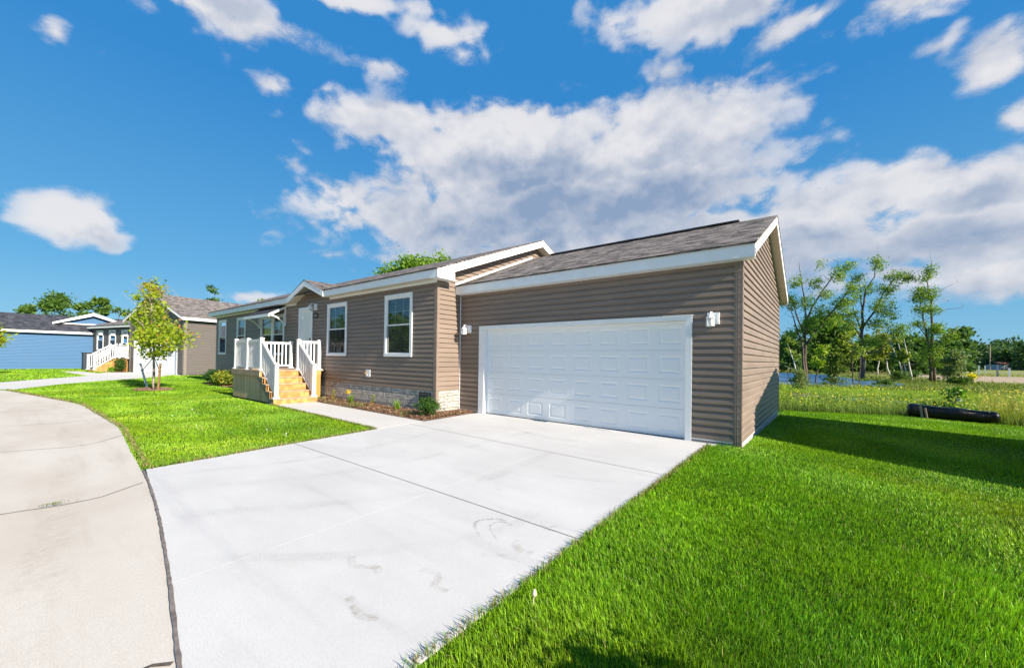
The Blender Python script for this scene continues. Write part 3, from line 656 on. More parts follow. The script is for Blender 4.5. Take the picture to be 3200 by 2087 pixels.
def garage_door(fr, house, s0, s1, z1, d=-0.10, rows=4, cols=8, name='garage_door', k=1.0):
    b = MB(*fr); h = z1 / rows; w = (s1 - s0) / cols
    for r in range(rows):
        za, zb = r * h + .004, (r + 1) * h - .003
        bot = 0.02 if r == 0 else za
        for c in range(cols):
            xa, xb = s0 + c * w, s0 + (c + 1) * w; mx = w * .15; mz = h * .19
            rings = [((xa, xb, bot, zb), d), ((xa + mx, xb - mx, za + mz, zb - mz), d), ((xa + mx + .026 * k, xb - mx - .026 * k, za + mz + .026 * k, zb - mz - .026 * k), d - .009 * k), ((xa + mx + .038 * k, xb - mx - .038 * k, za + mz + .038 * k, zb - mz - .038 * k), d - .009 * k), ((xa + mx + .065 * k, xb - mx - .065 * k, za + mz + .06 * k, zb - mz - .06 * k), d - .001 * k)]
            for (A_, da), (B_, db) in zip(rings[:-1], rings[1:]):
                ca = [(A_[0], da, A_[2]), (A_[1], da, A_[2]), (A_[1], da, A_[3]), (A_[0], da, A_[3])]; cb = [(B_[0], db, B_[2]), (B_[1], db, B_[2]), (B_[1], db, B_[3]), (B_[0], db, B_[3])]
                for i in range(4): j = (i + 1) % 4; b.face([ca[i], ca[j], cb[j], cb[i]])
            b.face(cb)
        if r: b.face([(s0, d - .012, za - .007), (s1, d - .012, za - .007), (s1, d - .012, za), (s0, d - .012, za)]); b.face([(s0, d, za), (s1, d, za), (s1, d - .012, za), (s0, d - .012, za)]); b.face([(s0, d, za - .007), (s1, d, za - .007), (s1, d - .012, za - .007), (s0, d - .012, za - .007)])
    b.box(s0, s1, d - .05, d - .02, 0.02, z1)
    o = b.build(name, GDOOR, house)
    q = MB(*fr); q.box(s0, s1, d - .03, d - .002, 0.0, .021); q.build('rubber_seal', BLACKM, o)
    return o

# ================================================================== OUR HOUSE
FR = ((0, 0, 0), (1, 0, 0), (0, -1, 0))
house = thing('brown_house', (-5.7, 0.0, 0), 'taupe vinyl-sided single-storey house with white trim and attached double garage beside the driveway', 'house')
XG0, XG1, YR = -5.709, 0.857, 6.415
HD = 0.805                       # house front wall offset (towards the street)
CR = 0.122
# garage front wall
w = MB(*FR); clad(w, XG0 + .0, XG1, 0.074, CR, INF, INFR, 3.13, [(-5.0, 0.11, -1, 2.21)])
for a in ((XG0, -5.0, 0.03, 3.14), (0.11, XG1, 0.03, 3.14), (-5.0, 0.11, 2.2, 3.14)): w.box(a[0], a[1], -.2, 0.0, a[2], a[3])
w.build('garage_wall', SIDING, house)
# garage side wall (faces +X): frame A=+Y, B=+X
FS = ((XG1, 0, 0), (0, 1, 0), (1, 0, 0)); ym = YR / 2; slope = (4.66 - 3.255) / (ym + .213)
zr = lambda y: 3.13 + (4.50 - 3.13) * (1 - abs(y - ym) / ym)
w = MB(*FS); yl = lambda z: 0.0 if z < 3.13 else (z - 3.13) / (4.50 - 3.13) * ym
clad(w, 0, YR, 0.074, CR, yl, lambda z: YR - yl(z), 4.50)
w.prism([(0.2, 0.03), (YR, 0.03), (YR, 3.13), (ym, 4.5), (0.0, 3.13), (0.0, 3.13), (0.2, 3.05)], -.12, 0.0)
w.build('garage_side_wall', SIDING, house)
w = MB(*FR); w.box(XG0, XG1, -YR, -YR + .15, 0, 3.13); w.build('garage_rear_wall', SIDING, house)
w = MB(*FR); w.box(XG0 + .01, -5.0, -.19, -.002, -.06, .074); w.build('foundation', FOUND, house); w = MB(*FR); w.box(.11, XG1 - .01, -.19, -.002, -.06, .074); w.box(XG1 - .19, XG1 - .002, -YR, -.19, -.45, .074); w.build('foundation', FOUND, house)
w = MB(*FR); w.box(XG0 + .03, -5.0, .002, .022, .052, .078); w.build('starter_strip', WHITE, house); w = MB(*FR); w.box(.11, XG1 - .06, .002, .022, .052, .078); w.build('starter_strip', WHITE, house)
w = MB(*FR); w.box(XG1 - .01, XG1 + .022, -YR, 0.0, .052, .078); w.build('starter_strip', WHITE, house)
# white J-channel in the inner corner
w = MB(*FR); w.box(XG0 + .017, XG0 + .045, .016, .035, .06, 3.05); w.build('corner_trim', WHITE, house)
def corner_post(fr, z0, z1, nm='corner_post', m=SIDING, wd=.105):
    w = MB(*fr); w.box(-wd, .022, 0.0, .024, z0, z1); w.box(-.002, .024, -wd * .6, .0, z0, z1); w.box(-wd + .03, -wd + .04, .024, .028, z0, z1); w.box(-.045, -.035, .024, .028, z0, z1)
    return w.build(nm, m, house, bevel=.002)
corner_post(((XG1, 0, 0), (1, 0, 0), (0, -1, 0)), -.03, 3.05)
corner_post(((XG0, -HD, 0), (1, 0, 0), (0, -1, 0)), -.02, 3.36)
corner_post(((XG1, YR, 0), (0, 1, 0), (1, 0, 0)), 0.0, 3.05)
# door casing and the door
w = MB(*FR); w.box(-4.995, -4.819, -.10, .03, 0.012, 2.135); w.box(0.0, 0.107, -.10, .03, 0.012, 2.135); w.box(-4.995, .107, -.10, .032, 2.135, 2.206)
w.box(-4.995, .12, -.10, .045, 2.206, 2.222)
w.build('door_casing', WHITE, house, bevel=.003)
garage_door(FR, house, -4.819, 0.0, 2.134)
w = MB(*FR); w.box(-4.99, .1, -.30, -.16, -.05, .013); w.build('door_sill', CONC, house)
# garage roof
w = MB(*FR); EX = 1.085; zE, zP = 3.30, 4.715; dE = .235; dm = -ym
roof_slab(w, -5.70, EX, dE, zE, dm, zP); roof_slab(w, -5.70, EX, -YR - dE, zE, dm, zP)
w.build('garage_roof', SHINGLE, house)
w = MB(*FR); w.box(-4.9, EX - .75, dm - .14, dm + .14, zP - .02, zP + .014); w.build('ridge_vent', SHINGLE3, house)
# fascia, rake boards, soffit
def soffit(mb, a0, a1, d0, d1, z): mb.face([(a0, d0, z), (a1, d0, z), (a1, d1, z), (a0, d1, z)], [(a0, d0), (a1, d0), (a1, d1), (a0, d1)])
w = MB(*FR); w.box(-5.70, 1.05, .195, .213, 3.07, 3.275); w.build('fascia', WHITE, house, bevel=.003); w = MB(*FR); w.box(-5.70, 1.05, -YR - .213, -YR - .195, 3.07, 3.275); w.build('fascia', WHITE, house, bevel=.003)
w = MB(*FR); w.box(-5.66, 1.05, .017, .194, 3.060, 3.068); w.build('frieze_trim', MATS['white_trim'], house)
w = MB(*FR); soffit(w, -5.70, 1.055, .0, .195, 3.072); soffit(w, XG1, 1.055, .195, .0, 3.0725)
w.build('soffit', SOFFIT, house)
w = MB(*FR)
sl_ = (zP - zE) / (dE - dm)
def rake(mb, a0, a1, dd, ze, dr_, zr_, h=.165, drop=.03, ret=True):
    mb.solid([(a0, dd, ze - drop - h), (a1, dd, ze - drop - h), (a1, dd, ze - drop), (a0, dd, ze - drop), (a0, dr_, zr_ - drop - h), (a1, dr_, zr_ - drop - h), (a1, dr_, zr_ - drop), (a0, dr_, zr_ - drop)])
rake(w, 1.05, 1.072, .225, zE, dm, zP, .175); rake(w, 1.05, 1.072, -YR - .225, zE, dm, zP, .175)
w.prism([(0, 0)] * 0 or [(1.05, 3.07), (1.072, 3.07), (1.072, 3.2), (1.05, 3.2)], .16, .216)
w.build('rake_board', WHITE, house)
w = MB(*FR)
for sgn, d1 in ((1, .20), (-1, -YR - .20)):
    z1_ = zE - .06 - .0; pts = [(XG1 - .01, d1, z1_ - .14), (1.05, d1, z1_ - .14), (1.05, dm, zP - .20), (XG1 - .01, dm, zP - .20)]
    L = math.hypot(d1 - dm, zP - zE); w.face(pts, [(0, 0), (0, .3), (L, .3), (L, 0)])
w.build('gable_soffit', SOFFIT, house)
# ---------------------------------------------- main house body
XH0, XH1 = -22.89, XG0; YB = 7.33                      # rear wall y
FH = ((0, -HD, 0), (1, 0, 0), (0, -1, 0))
W1, W2, W5, W4 = (-7.912, -6.661), (-11.213, -9.961), (-22.388, -21.27), (-19.81, -18.70)
WZ = (1.42, 3.144); DW = (-16.95, -14.60, 1.42, 3.05); DR = (-13.34, -12.28, .95, 3.155)
trimh = .04
holes = [(a + trimh, b - trimh, WZ[0] + trimh, WZ[1] - trimh) for a, b in (W1, W2, W5, W4)] + [(DW[0] + .04, DW[1] - .04, DW[2] + .04, DW[3] - .04), (DR[0] + .03, DR[1] - .03, .9, DR[3] - .03)]
DPX, DPZ = -12.28, 3.93        # door gable apex
zf = lambda x: 3.36
w = MB(*FH)
gl = lambda z: XH0 if z < 3.36 else DPX - .06 - (DPZ - z) / (DPZ - 3.36) * 1.42
gr = lambda z: XH1 if z < 3.36 else DPX - .06 + (DPZ - z) / (DPZ - 3.36) * 1.42
clad(w, XH0, XH1, 0.565, CR, gl, gr, DPZ - .02, holes)
w.build('front_wall', SIDING, house)
# side wall facing +X, visible between the corner and the garage and above its roof
FHS = ((XH1, -HD, 0), (0, 1, 0), (1, 0, 0)); DH = YB + HD; hm = 4.22
yl2 = lambda z: 0.0 if z < 3.39 else (z - 3.39) / (5.16 - 3.39) * hm
w = MB(*FHS); clad(w, 0, DH, 0.565, CR, yl2, lambda z: 2 * hm - yl2(z), 5.16)
w.prism([(0.0, .4), (DH, .4), (DH, 3.39), (hm, 5.16), (0, 3.39)], -.12, -.004); w.build('side_wall', SIDING, house)
w = MB(*FHS); w.box(0, DH, .0, .004, .0, .01)
w = MB(*FR); w.box(XH0, XH1, -YB, -YB + .12, 0, 3.3); w.build('rear_wall', SIDING, house)
w = MB(*FR); w.box(XH0, XH0 + .12, -YB, HD - .01, 0, 3.35); w.build('end_wall', SIDING, house)
w = MB(*FH)
w.face([(XH0, .012, .10), (XH1, .012, .10), (XH1, .012, .56), (XH0, .012, .56)], [(XH0, .10), (XH1, .10), (XH1, .56), (XH0, .56)])
w.box(XH0, XH1, -.05, .011, .09, .56)
w2 = MB(*FHS); w2.face([(.0, .014, .10), (HD, .014, .10), (HD, .014, .56), (.0, .014, .56)], [(.03, .10), (HD + .03, .10), (HD + .03, .56), (.03, .56)])
w2.box(0, HD, -.05, .012, .09, .56)
w.v += []; sk = w.build('stone_skirting', STONE, house); w2.build('stone_skirting', STONE, house)
w = MB(*FH); w.box(XH0, XH1 - .005, -.06, .002, -.05, .10); w.build('foundation', FOUND, house)
w = MB(*FHS); w.box(0, HD, -.06, .004, -.05, .10); w.build('foundation', FOUND, house)
# roof with the small gable over the entrance
EX2 = -5.40; zE2, zP2 = 3.575, 5.335; dE2 = HD + .315; dR = HD - hm
w = MB(*FR)
roof_slab(w, XH0 - .28, EX2 + .012, dE2, zE2, dR, zP2); roof_slab(w, XH0 - .28, EX2 + .012, dR - (dE2 - dR), zE2, dR, zP2)
sl2 = (zP2 - zE2) / (dE2 - dR)
gp, gh = DPX - .06, 4.065            # apex of entry gable roof
half = 1.25
dback = dE2 - (gh - zE2) / sl2
Lg = math.hypot(half, gh - zE2)
for sg in (-1, 1):
    q = [(gp + sg * half, dE2 + .012, zE2), (gp, dE2 + .012, gh), (gp, dback, gh + .004)]
    w.face([(gp + sg * half, dE2 + .012, zE2 + .008), (gp, dE2 + .012, gh), (gp, dback, gh + .004)], [(0, 0), (0, Lg), (dE2 - dback, Lg)])
w.build('roof', SHINGLE, house)
w = MB(*FR)
w.box(XH0 - .25, gp - half, dE2 - .04, dE2 - .02, 3.36, 3.55); w.build('fascia', WHITE, house, bevel=.003); w = MB(*FR); w.box(gp + half, EX2 - .01, dE2 - .04, dE2 - .02, 3.36, 3.55)
w.build('fascia', WHITE, house, bevel=.003)
w = MB(*FR)
for sg in (-1, 1):
    a0, a1 = gp + sg * (half + .10), gp
    w.solid([(a0, dE2 - .015, 3.36), (a1, dE2 - .015, gh - .225), (a1, dE2 + .005, gh - .225), (a0, dE2 + .005, 3.36), (a0 - sg * .0, dE2 - .015, 3.36 + .185), (a1, dE2 - .015, gh - .03), (a1, dE2 + .005, gh - .03), (a0, dE2 + .005, 3.36 + .185)])
w.build('entry_gable_board', WHITE, house)
w = MB(*FR)
soffit(w, XH0 - .25, gp - half - .0, HD, dE2 - .04, 3.362); soffit(w, gp + half, EX2, HD, dE2 - .04, 3.362)
for sg in (-1, 1): w.face([(gp + sg * (half + .02), HD, 3.362), (gp + sg * (half + .02), dE2 - .01, 3.362), (gp, dE2 - .01, gh - .20), (gp, HD, gh - .20)], [(0, 0), (0, .3), (1.4, .3), (1.4, 0)])
w.build('soffit', SOFFIT, house)
w = MB(*FR); w.box(XH0 - .02, gp - half, HD + .016, HD + .03, 3.30, 3.362); w.box(gp + half, XH1 + .0, HD + .016, HD + .03, 3.30, 3.362)
w.build('frieze_trim', WHITE, house)
w = MB(*FR)
rake(w, EX2 - .01, EX2 + .012, dE2 - .02, zE2, dR, zP2, .20); rake(w, EX2 - .01, EX2 + .012, dR - (dE2 - .02 - dR), zE2, dR, zP2, .20)
w.prism([(XH1 + .03, 3.345), (EX2 + .012, 3.345), (EX2 + .012, 3.36), (XH1 + .03, 3.36)], .45, dE2 - .02)
w.box(EX2 - .01, EX2 + .0125, .52, dE2 - .02, 3.36, 3.54)
w.box(XH1 + .03, EX2 - .01, .50, .52, 3.36, 3.50)
w.build('rake_board', WHITE, house)
w = MB(*FR)
for d1 in (dE2 - .04, dR - (dE2 - .04 - dR)):
    L = math.hypot(d1 - dR, zP2 - zE2); w.face([(XH1, d1, zE2 - .19), (EX2 - .01, d1, zE2 - .19), (EX2 - .01, dR, zP2 - .205), (XH1, dR, zP2 - .205)], [(0, 0), (0, .3), (L, .3), (L, 0)])
w.build('gable_soffit', SOFFIT, house)
w = MB(*FR)      # white flashing where the garage roof meets the house wall
for t0, t1 in ((0, 1),): w.solid([(XH1 + .018, dE, zE + .0), (XH1 + .034, dE, zE + .0), (XH1 + .034, dE, zE + .06), (XH1 + .018, dE, zE + .06), (XH1 + .018, dm, zP + .0), (XH1 + .034, dm, zP + .0), (XH1 + .034, dm, zP + .06), (XH1 + .018, dm, zP + .06)])
w.build('roof_flashing', WHITE, house)
FH2 = ((0, -HD, 0), (1, 0, 0), (0, -1, 0))
window(FH2, house, *W1, *WZ, blinds=1); window(FH2, house, *W2, *WZ, blinds=1); window(FH2, house, *W5, *WZ, grid=(2, 3), low_grid=False)
window(FH2, house, *W4, *WZ, grid=(2, 2), low_grid=False, curtain=True)
mdw = (DW[0] + DW[1]) / 2
window(FH2, house, DW[0], mdw + .04, DW[2], DW[3], grid=(2, 2), low_grid=False, curtain=True); window(FH2, house, mdw + .042, DW[1], DW[2], DW[3], grid=(2, 2), low_grid=False, curtain=True)
# entrance door: white frame, full-view storm door
w = MB(*FH2); a, b_, z1_ = DR[0], DR[1], DR[3]
w.box(a, a + .09, .016, .05, .95, z1_ - .09); w.box(b_ - .09, b_, .016, .05, .95, z1_ - .09); w.box(a, b_, .016, .053, z1_ - .09, z1_)
ent = w.build('entrance_door', WHITE, house, bevel=.003)
w = MB(*FH2); a2, b2 = a + .10, b_ - .10
w.box(a2, a2 + .07, 0, .03, .97, z1_ - .10); w.box(b2 - .07, b2, 0, .03, .97, z1_ - .10); w.box(a2 + .07, b2 - .07, 0, .03, z1_ - .18, z1_ - .10); w.box(a2 + .07, b2 - .07, 0, .03, .97, 1.12); w.box(a2 + .07, b2 - .07, .004, .026, 1.93, 1.97)
w.build('storm_door_frame', VINYL, ent)
w = MB(*FH2); w.face([(a2 + .07, .014, 1.12), (b2 - .07, .014, 1.12), (b2 - .07, .014, z1_ - .18), (a2 + .07, .014, z1_ - .18)]); w.build('pane', GLASSD, ent)
w = MB(*FH2); w.box(a2 - .05, b2 + .05, -.12, -.08, .95, z1_ - .05); w.box(a2 + .14, b2 - .14, -.08, -.07, 1.3, 1.9); w.box(a2 + .14, b2 - .14, -.08, -.07, 2.1, 2.9); w.build('inner_door', WHITE, ent, bevel=.01)
w = MB(*FH2); w.box(b2 - .05, b2 - .02, .03, .06, 1.9, 2.05); w.build('door_handle', BLACKM, ent)
# lamps
coach_lamp(FR, house, .445, 2.135, k=1.0, off=-.015); coach_lamp(FR, house, -5.36, 2.16, k=1.0, off=-.02)
coach_lamp(FH2, house, -12.06, 3.12, k=1.1, off=-.02)
# address plaque
w = MB(*FH2); w.prism([(-12.235, 2.75), (-11.895, 2.75), (-11.895, 2.87), (-11.94, 2.905), (-12.0, 2.915), (-12.065, 2.955), (-12.13, 2.915), (-12.19, 2.905), (-12.235, 2.87)], .016, .035)
plq = w.build('address_plaque', BLACKM, house)
GOLD = mat('pale_plaque_paint', (0.55, 0.56, 0.55), 0.4, 0.4)
w = MB(*FH2)
def seg(x, z, on, s=.03, h=.042, t=.010):
    S = {'a': (x, x + s, z + 2 * h - t, z + 2 * h), 'g': (x, x + s, z + h - t / 2, z + h + t / 2), 'd': (x, x + s, z, z + t), 'f': (x, x + t, z + h, z + 2 * h), 'b': (x + s - t, x + s, z + h, z + 2 * h), 'e': (x, x + t, z, z + h), 'c': (x + s - t, x + s, z, z + h)}
    for k_ in on: q = S[k_]; w.box(q[0], q[1], .0352, .0385 + .0003 * ord(k_) % .001, q[2], q[3])
seg(-12.17, 2.775, 'bc'); seg(-12.12, 2.775, 'abc'); seg(-12.06, 2.775, 'abged'); seg(-12.00, 2.775, 'abcdef')
w.build('house_number', GOLD, plq)
# faucet plate, crawl vent
w = MB(*FH2); w.box(-8.84, -8.61, .016, .036, .81, 1.02); w.box(-8.80, -8.75, .036, .045, .85, .89); fp = w.build('hydrant_plate', WHITE, house, bevel=.003)
w = MB(*FH2); w.tube([w.P(-8.77, .03, .93), w.P(-8.77, .09, .93), w.P(-8.77, .12, .90)], .014, 8); w.lathe((-8.77, .075, .955), [(.025, 0), (.025, .01)], 8); w.build('spigot', BRASS, fp)
w = MB(*FH2); w.box(-6.34, -5.88, .012, .035, .28, .51); cv = w.build('crawl_vent', BLACKM, house)
w = MB(*FH2)
for k_ in range(5): z = .31 + k_ * .037; w.solid([(-6.31, .036, z), (-5.91, .036, z), (-5.91, .05, z), (-6.31, .05, z), (-6.31, .036, z + .02), (-5.91, .036, z + .02), (-5.91, .040, z + .02), (-6.31, .040, z + .02)])
w.build('vent_louvre', mat('dark_grey_plastic', (.05, .05, .055), .5), cv)
# awning over the double window
aw = (-17.05, -14.50)
w = MB(*FH2); n = 26
for k_ in range(n * 3):
    xa = aw[0] + (aw[1] - aw[0]) * k_ / (n * 3); xb = aw[0] + (aw[1] - aw[0]) * (k_ + 1) / (n * 3); h = [0, .022, .022, 0]; ha, hb = h[k_ % 3], h[k_ % 3 + 1]
    w.face([(xa, .03, 3.36 + ha), (xb, .03, 3.36 + hb), (xb, .62, 2.985 + hb), (xa, .62, 2.985 + ha)]); w.face([(xa, .03, 3.28), (xb, .03, 3.28), (xb, .62, 2.95), (xa, .62, 2.95)])
awn = w.build('awning', METALROOF, house)
w = MB(*FH2); w.box(aw[0] - .03, aw[1] + .03, .61, .65, 2.87, 2.985)
for x in (aw[0] - .02, aw[1] - .04):
    w.box(x, x + .06, .018, .07, 2.55, 3.32); w.solid([(x + .005, .07, 3.22), (x + .055, .07, 3.22), (x + .055, .61, 2.90), (x + .005, .61, 2.90), (x + .005, .07, 3.30), (x + .055, .07, 3.30), (x + .055, .61, 3.0), (x + .005, .61, 3.0)])
    pts = [w.P(x + .03, .06 + .5 * t, 2.62 + .30 * math.sin(t * math.pi / 2) ** .8) for t in np.linspace(0, 1, 7)]; w.tube(pts, .03, 4)
w.build('awning_bracket', WHITE, awn)

# ================================================================== DECK (all-in-one thing)
deck = thing('porch_deck', (-12.4, -1.9, 0), 'raised wooden entry deck with white vinyl railings and five wide steps against the brown house', 'deck')
w = MB(*FH2)
FD = ((0, 0, 0), (1, 0, 0), (0, -1, 0)); X0, X1 = -13.78, -11.38
w = MB(*FD)
for k_ in range(13): d = .84 + k_ * .151; w.box(X0 - .02, X1 + .03, d, d + .146, .915, .950)
w.build('deck_boards', DECKW, deck, bevel=.002)
w = MB(*FD); w.box(X0 - .02, X1 + .01, 2.76, 2.80, .78, .912); w.build('header_board', WEATHSHADEH, deck)
w = MB(*FD); x = X0
while x < -11.45:
    x2 = min(x + .14, -11.45); w.box(x, x2 - .004, 2.72 + random.uniform(-.003, .003), 2.745, .03, .78); x += .14
while x < -10.62:                                   # boards under the stair string
    top = .78 - (x - -11.45) * .72; w.box(x, x + .136, 2.72, 2.745, .03, max(.1, top - .06)); x += .14
w.build('skirt_boards', WEATHSHADE, deck)
w = MB(*FD); x = 1.0
w.box(X1 - .02, X1 + .02, .95, 1.56, .78, .912); w.build('end_header', CEDAR, deck)
w = MB(*FD)
for k_ in range(4): d = .96 + k_ * .15; w.box(X1 - .01, X1 + .012, d, d + .146, .02, .78)
w.build('end_skirt', CEDARV, deck)
# stairs
RX = [-10.30, -10.57, -10.84, -11.11, -11.38]; TZ = [.17, .365, .56, .755, .95]
for k_ in range(5):
    w = MB(*FD); zb = 0.0 if k_ == 0 else TZ[k_ - 1]
    w.box(RX[k_] - .03, RX[k_], 1.56, 2.80, zb, TZ[k_] - .03); w.build('riser', CEDAR, deck)
    if k_ < 4:
        w = MB(*FD); w.box(RX[k_ + 1], RX[k_] + .02, 1.545, 2.815, TZ[k_] - .03, TZ[k_]); w.build('tread', DECKW, deck, bevel=.003)
for d in (1.575, 2.755):
    w = MB(*FD); poly = [(-10.30, 0.0), (-10.34, .16)]
    for k_ in range(1, 5): poly += [(RX[k_] + .0, TZ[k_ - 1] - .03), (RX[k_], TZ[k_] - .03)]
    poly += [(-11.60, .70), (-11.42, .62), (-10.62, .03), (-10.6, 0.0)]
    w.prism([(a, z) for a, z in poly], d, d + .035); w.build('stair_string', GREYW, deck)
# railing
def post(d_, x, z0, z1):
    w = MB(*FD); w.box(x - .05, x + .05, d_ - .05, d_ + .05, z0, z1 - .03); p = w.build('railing_post', VINYL, deck, bevel=.004)
    w = MB(*FD); w.box(x - .062, x + .062, d_ - .062, d_ + .062, z1 - .03, z1 - .015); s_ = [(x - .055, d_ - .055), (x + .055, d_ - .055), (x + .055, d_ + .055), (x - .055, d_ + .055)]
    for i in range(4): a, b_ = s_[i], s_[(i + 1) % 4]; w.face([(a[0], a[1], z1 - .015), (b_[0], b_[1], z1 - .015), (x, d_, z1 + .01)])
    w.build('post_cap', VINYL, p)
    w = MB(*FD); w.box(x - .085, x + .085, d_ - .085, d_ + .085, z0, z0 + .025); w.box(x - .068, x + .068, d_ - .068, d_ + .068, z0 + .025, z0 + .04); w.build('post_skirt', VINYL, p)
ZD = .95; ZT = 1.95
for x, d_ in ((-13.70, 2.70), (-12.60, 2.70), (-11.51, 2.70), (-13.70, .95), (-11.45, 1.65), (-11.47, .98)): post(d_, x, ZD, ZT)
post(2.70, -10.41, TZ[0], 1.18); post(1.65, -10.38, TZ[0], 1.18)
def bar_(w, za0, za1, hw, h, x0, d0, x1, d1, nx, nd):
    c = []
    for (px, pd, pz) in ((x0, d0, za0), (x1, d1, za1)):
        for s_, t_ in ((-1, -1), (1, -1), (1, 1), (-1, 1)): c.append((px + nx * hw * s_, pd + nd * hw * s_, pz + h * t_ / 2))
    w.solid(c)
def rail(x0, d0, zb0, zt0, x1, d1, zb1, zt1, spacing=.125):
    w = MB(*FD); ux, ud = x1 - x0, d1 - d0; L = math.hypot(ux, ud); ux /= L; ud /= L; nx, nd = -ud, ux
    def bar(za0, za1, hw, h):
        c = []
        for (px, pd, pz) in ((x0, d0, za0), (x1, d1, za1)):
            for s_, t_ in ((-1, -1), (1, -1), (1, 1), (-1, 1)): c.append((px + nx * hw * s_, pd + nd * hw * s_, pz + h * t_ / 2))
        w.solid([c[0], c[1], c[2], c[3], c[4], c[5], c[6], c[7]])
    bar(zt0, zt1, .032, .075); r = w.build('railing', VINYL, deck, bevel=.004); w = MB(*FD); bar_(w, zb0, zb1, .026, .06, x0, d0, x1, d1, nx, nd); w.build('bottom_rail', VINYL, r, bevel=.004)
    n = max(1, int(round(L / spacing)) - 1)
    for k_ in range(1, n + 1):
        t = k_ / (n + 1); px, pd = x0 + ux * L * t, d0 + ud * L * t; zb = zb0 + (zb1 - zb0) * t + .02; zt = zt0 + (zt1 - zt0) * t - .03
        w = MB(*FD); w.box(px - .019, px + .019, pd - .019, pd + .019, zb, zt); w.build('baluster', VINYL, r)
rail(-13.65, 2.70, 1.04, 1.86, -12.65, 2.70, 1.04, 1.86); rail(-12.55, 2.70, 1.04, 1.86, -11.56, 2.70, 1.04, 1.86)
rail(-13.70, 2.65, 1.04, 1.86, -13.70, 1.0, 1.04, 1.86); rail(-11.46, 1.60, 1.04, 1.86, -11.47, 1.03, 1.04, 1.86)
rail(-11.48, 2.70, 1.02, 1.84, -10.45, 2.70, .28, 1.12); rail(-11.42, 1.65, 1.02, 1.84, -10.42, 1.65, .28, 1.12)

# walkway and planting bed
flat('walkway', [(-4.90, -2.99), (-10.8, -2.80), (-10.8, -1.60), (-4.955, -1.79)], 0.010, WALKC, 0.1)
def bed(name, poly, z, seed=0, h=.03):
    bm = bmesh.new(); vs = [bm.verts.new((x, y, z)) for x, y in poly]; bm.faces.new(vs)
    bmesh.ops.triangulate(bm, faces=bm.faces); bmesh.ops.subdivide_edges(bm, edges=bm.edges, cuts=6, use_grid_fill=True)
    for v in bm.verts:
        if not v.is_boundary: v.co.z += h * (0.4 + mnoise.noise(v.co * 3.1) + .6 * mnoise.noise(v.co * 9))
    me = bpy.data.meshes.new(name); bm.to_mesh(me); bm.free(); me.materials.append(MULCH); o = bpy.data.objects.new(name, me); COL.objects.link(o); return tag(o, kind='structure')
bed('mulch_bed', [(-10.3, -1.60), (-11.35, -1.50), (-11.35, -.80), (-5.69, -.80), (-5.69, -.02), (-5.08, -.02), (-4.965, -1.78)], 0.02)
bed('mulch_bed', [(-21.5, -1.75), (-22.3, -1.3), (-22.4, -.82), (-13.82, -.82), (-13.82, -1.3), (-18.5, -1.62), (-20, -1.7)], 0.02)
cc = [(-18.7 + .85 * math.cos(a) * (1 + .1 * math.sin(3 * a)), -3.94 + .62 * math.sin(a)) for a in np.linspace(0, 2 * math.pi, 16, endpoint=False)]
bed('mulch_ring', cc, 0.025, h=.05)
# mulch chips lying on top: real bits of bark
def chips(polys, n, name):
    P = []
    while len(P) < n:
        poly, b4 = random.choice(polys); x = random.uniform(b4[0], b4[1]); y = random.uniform(b4[2], b4[3])
        if poly_sdf(np.array(poly), np.array([x]), np.array([y]))[0] < -.02: P.append((x, y))
    P = np.array(P); n = len(P); an = np.random.rand(n) * 6.28; L = .015 + .03 * np.random.rand(n); Wd = .005 + .008 * np.random.rand(n); el = np.random.randn(n) * .35
    dx = np.stack([np.cos(an) * np.cos(el), np.sin(an) * np.cos(el), np.sin(el)], -1) * L[:, None]; dy = np.stack([-np.sin(an), np.cos(an), np.random.randn(n) * .3], -1) * Wd[:, None]
    c = np.stack([P[:, 0], P[:, 1], .045 + .02 * np.random.rand(n)], -1)
    V = np.stack([c - dx - dy, c + dx - dy, c + dx + dy, c - dx + dy], 1).reshape(-1, 3); F = np.arange(4 * n).reshape(n, 4)
    t = np.random.rand(n)[:, None]; col = np.array([.11, .06, .04]) * (1 - t) + np.array([.42, .27, .18]) * t; col[np.random.rand(n) > .93] = (.55, .42, .3)
    return npmesh(name, V, F, np.repeat(col, 4, 0), WEEDM)
np.random.seed(3)
tag(chips([([(-10.3, -1.58), (-11.3, -1.5), (-11.3, -.84), (-5.66, -.84), (-4.985, -1.76)], (-11.3, -4.9, -1.8, -.82)), ([(-5.66, -.84), (-5.66, -.05), (-5.1, -.05), (-4.99, -1.7)], (-5.7, -4.95, -1.75, 0))], 5200, 'bark_chips'), 'reddish brown bark chips covering the bed along the stone skirting', 'mulch', kind='stuff')

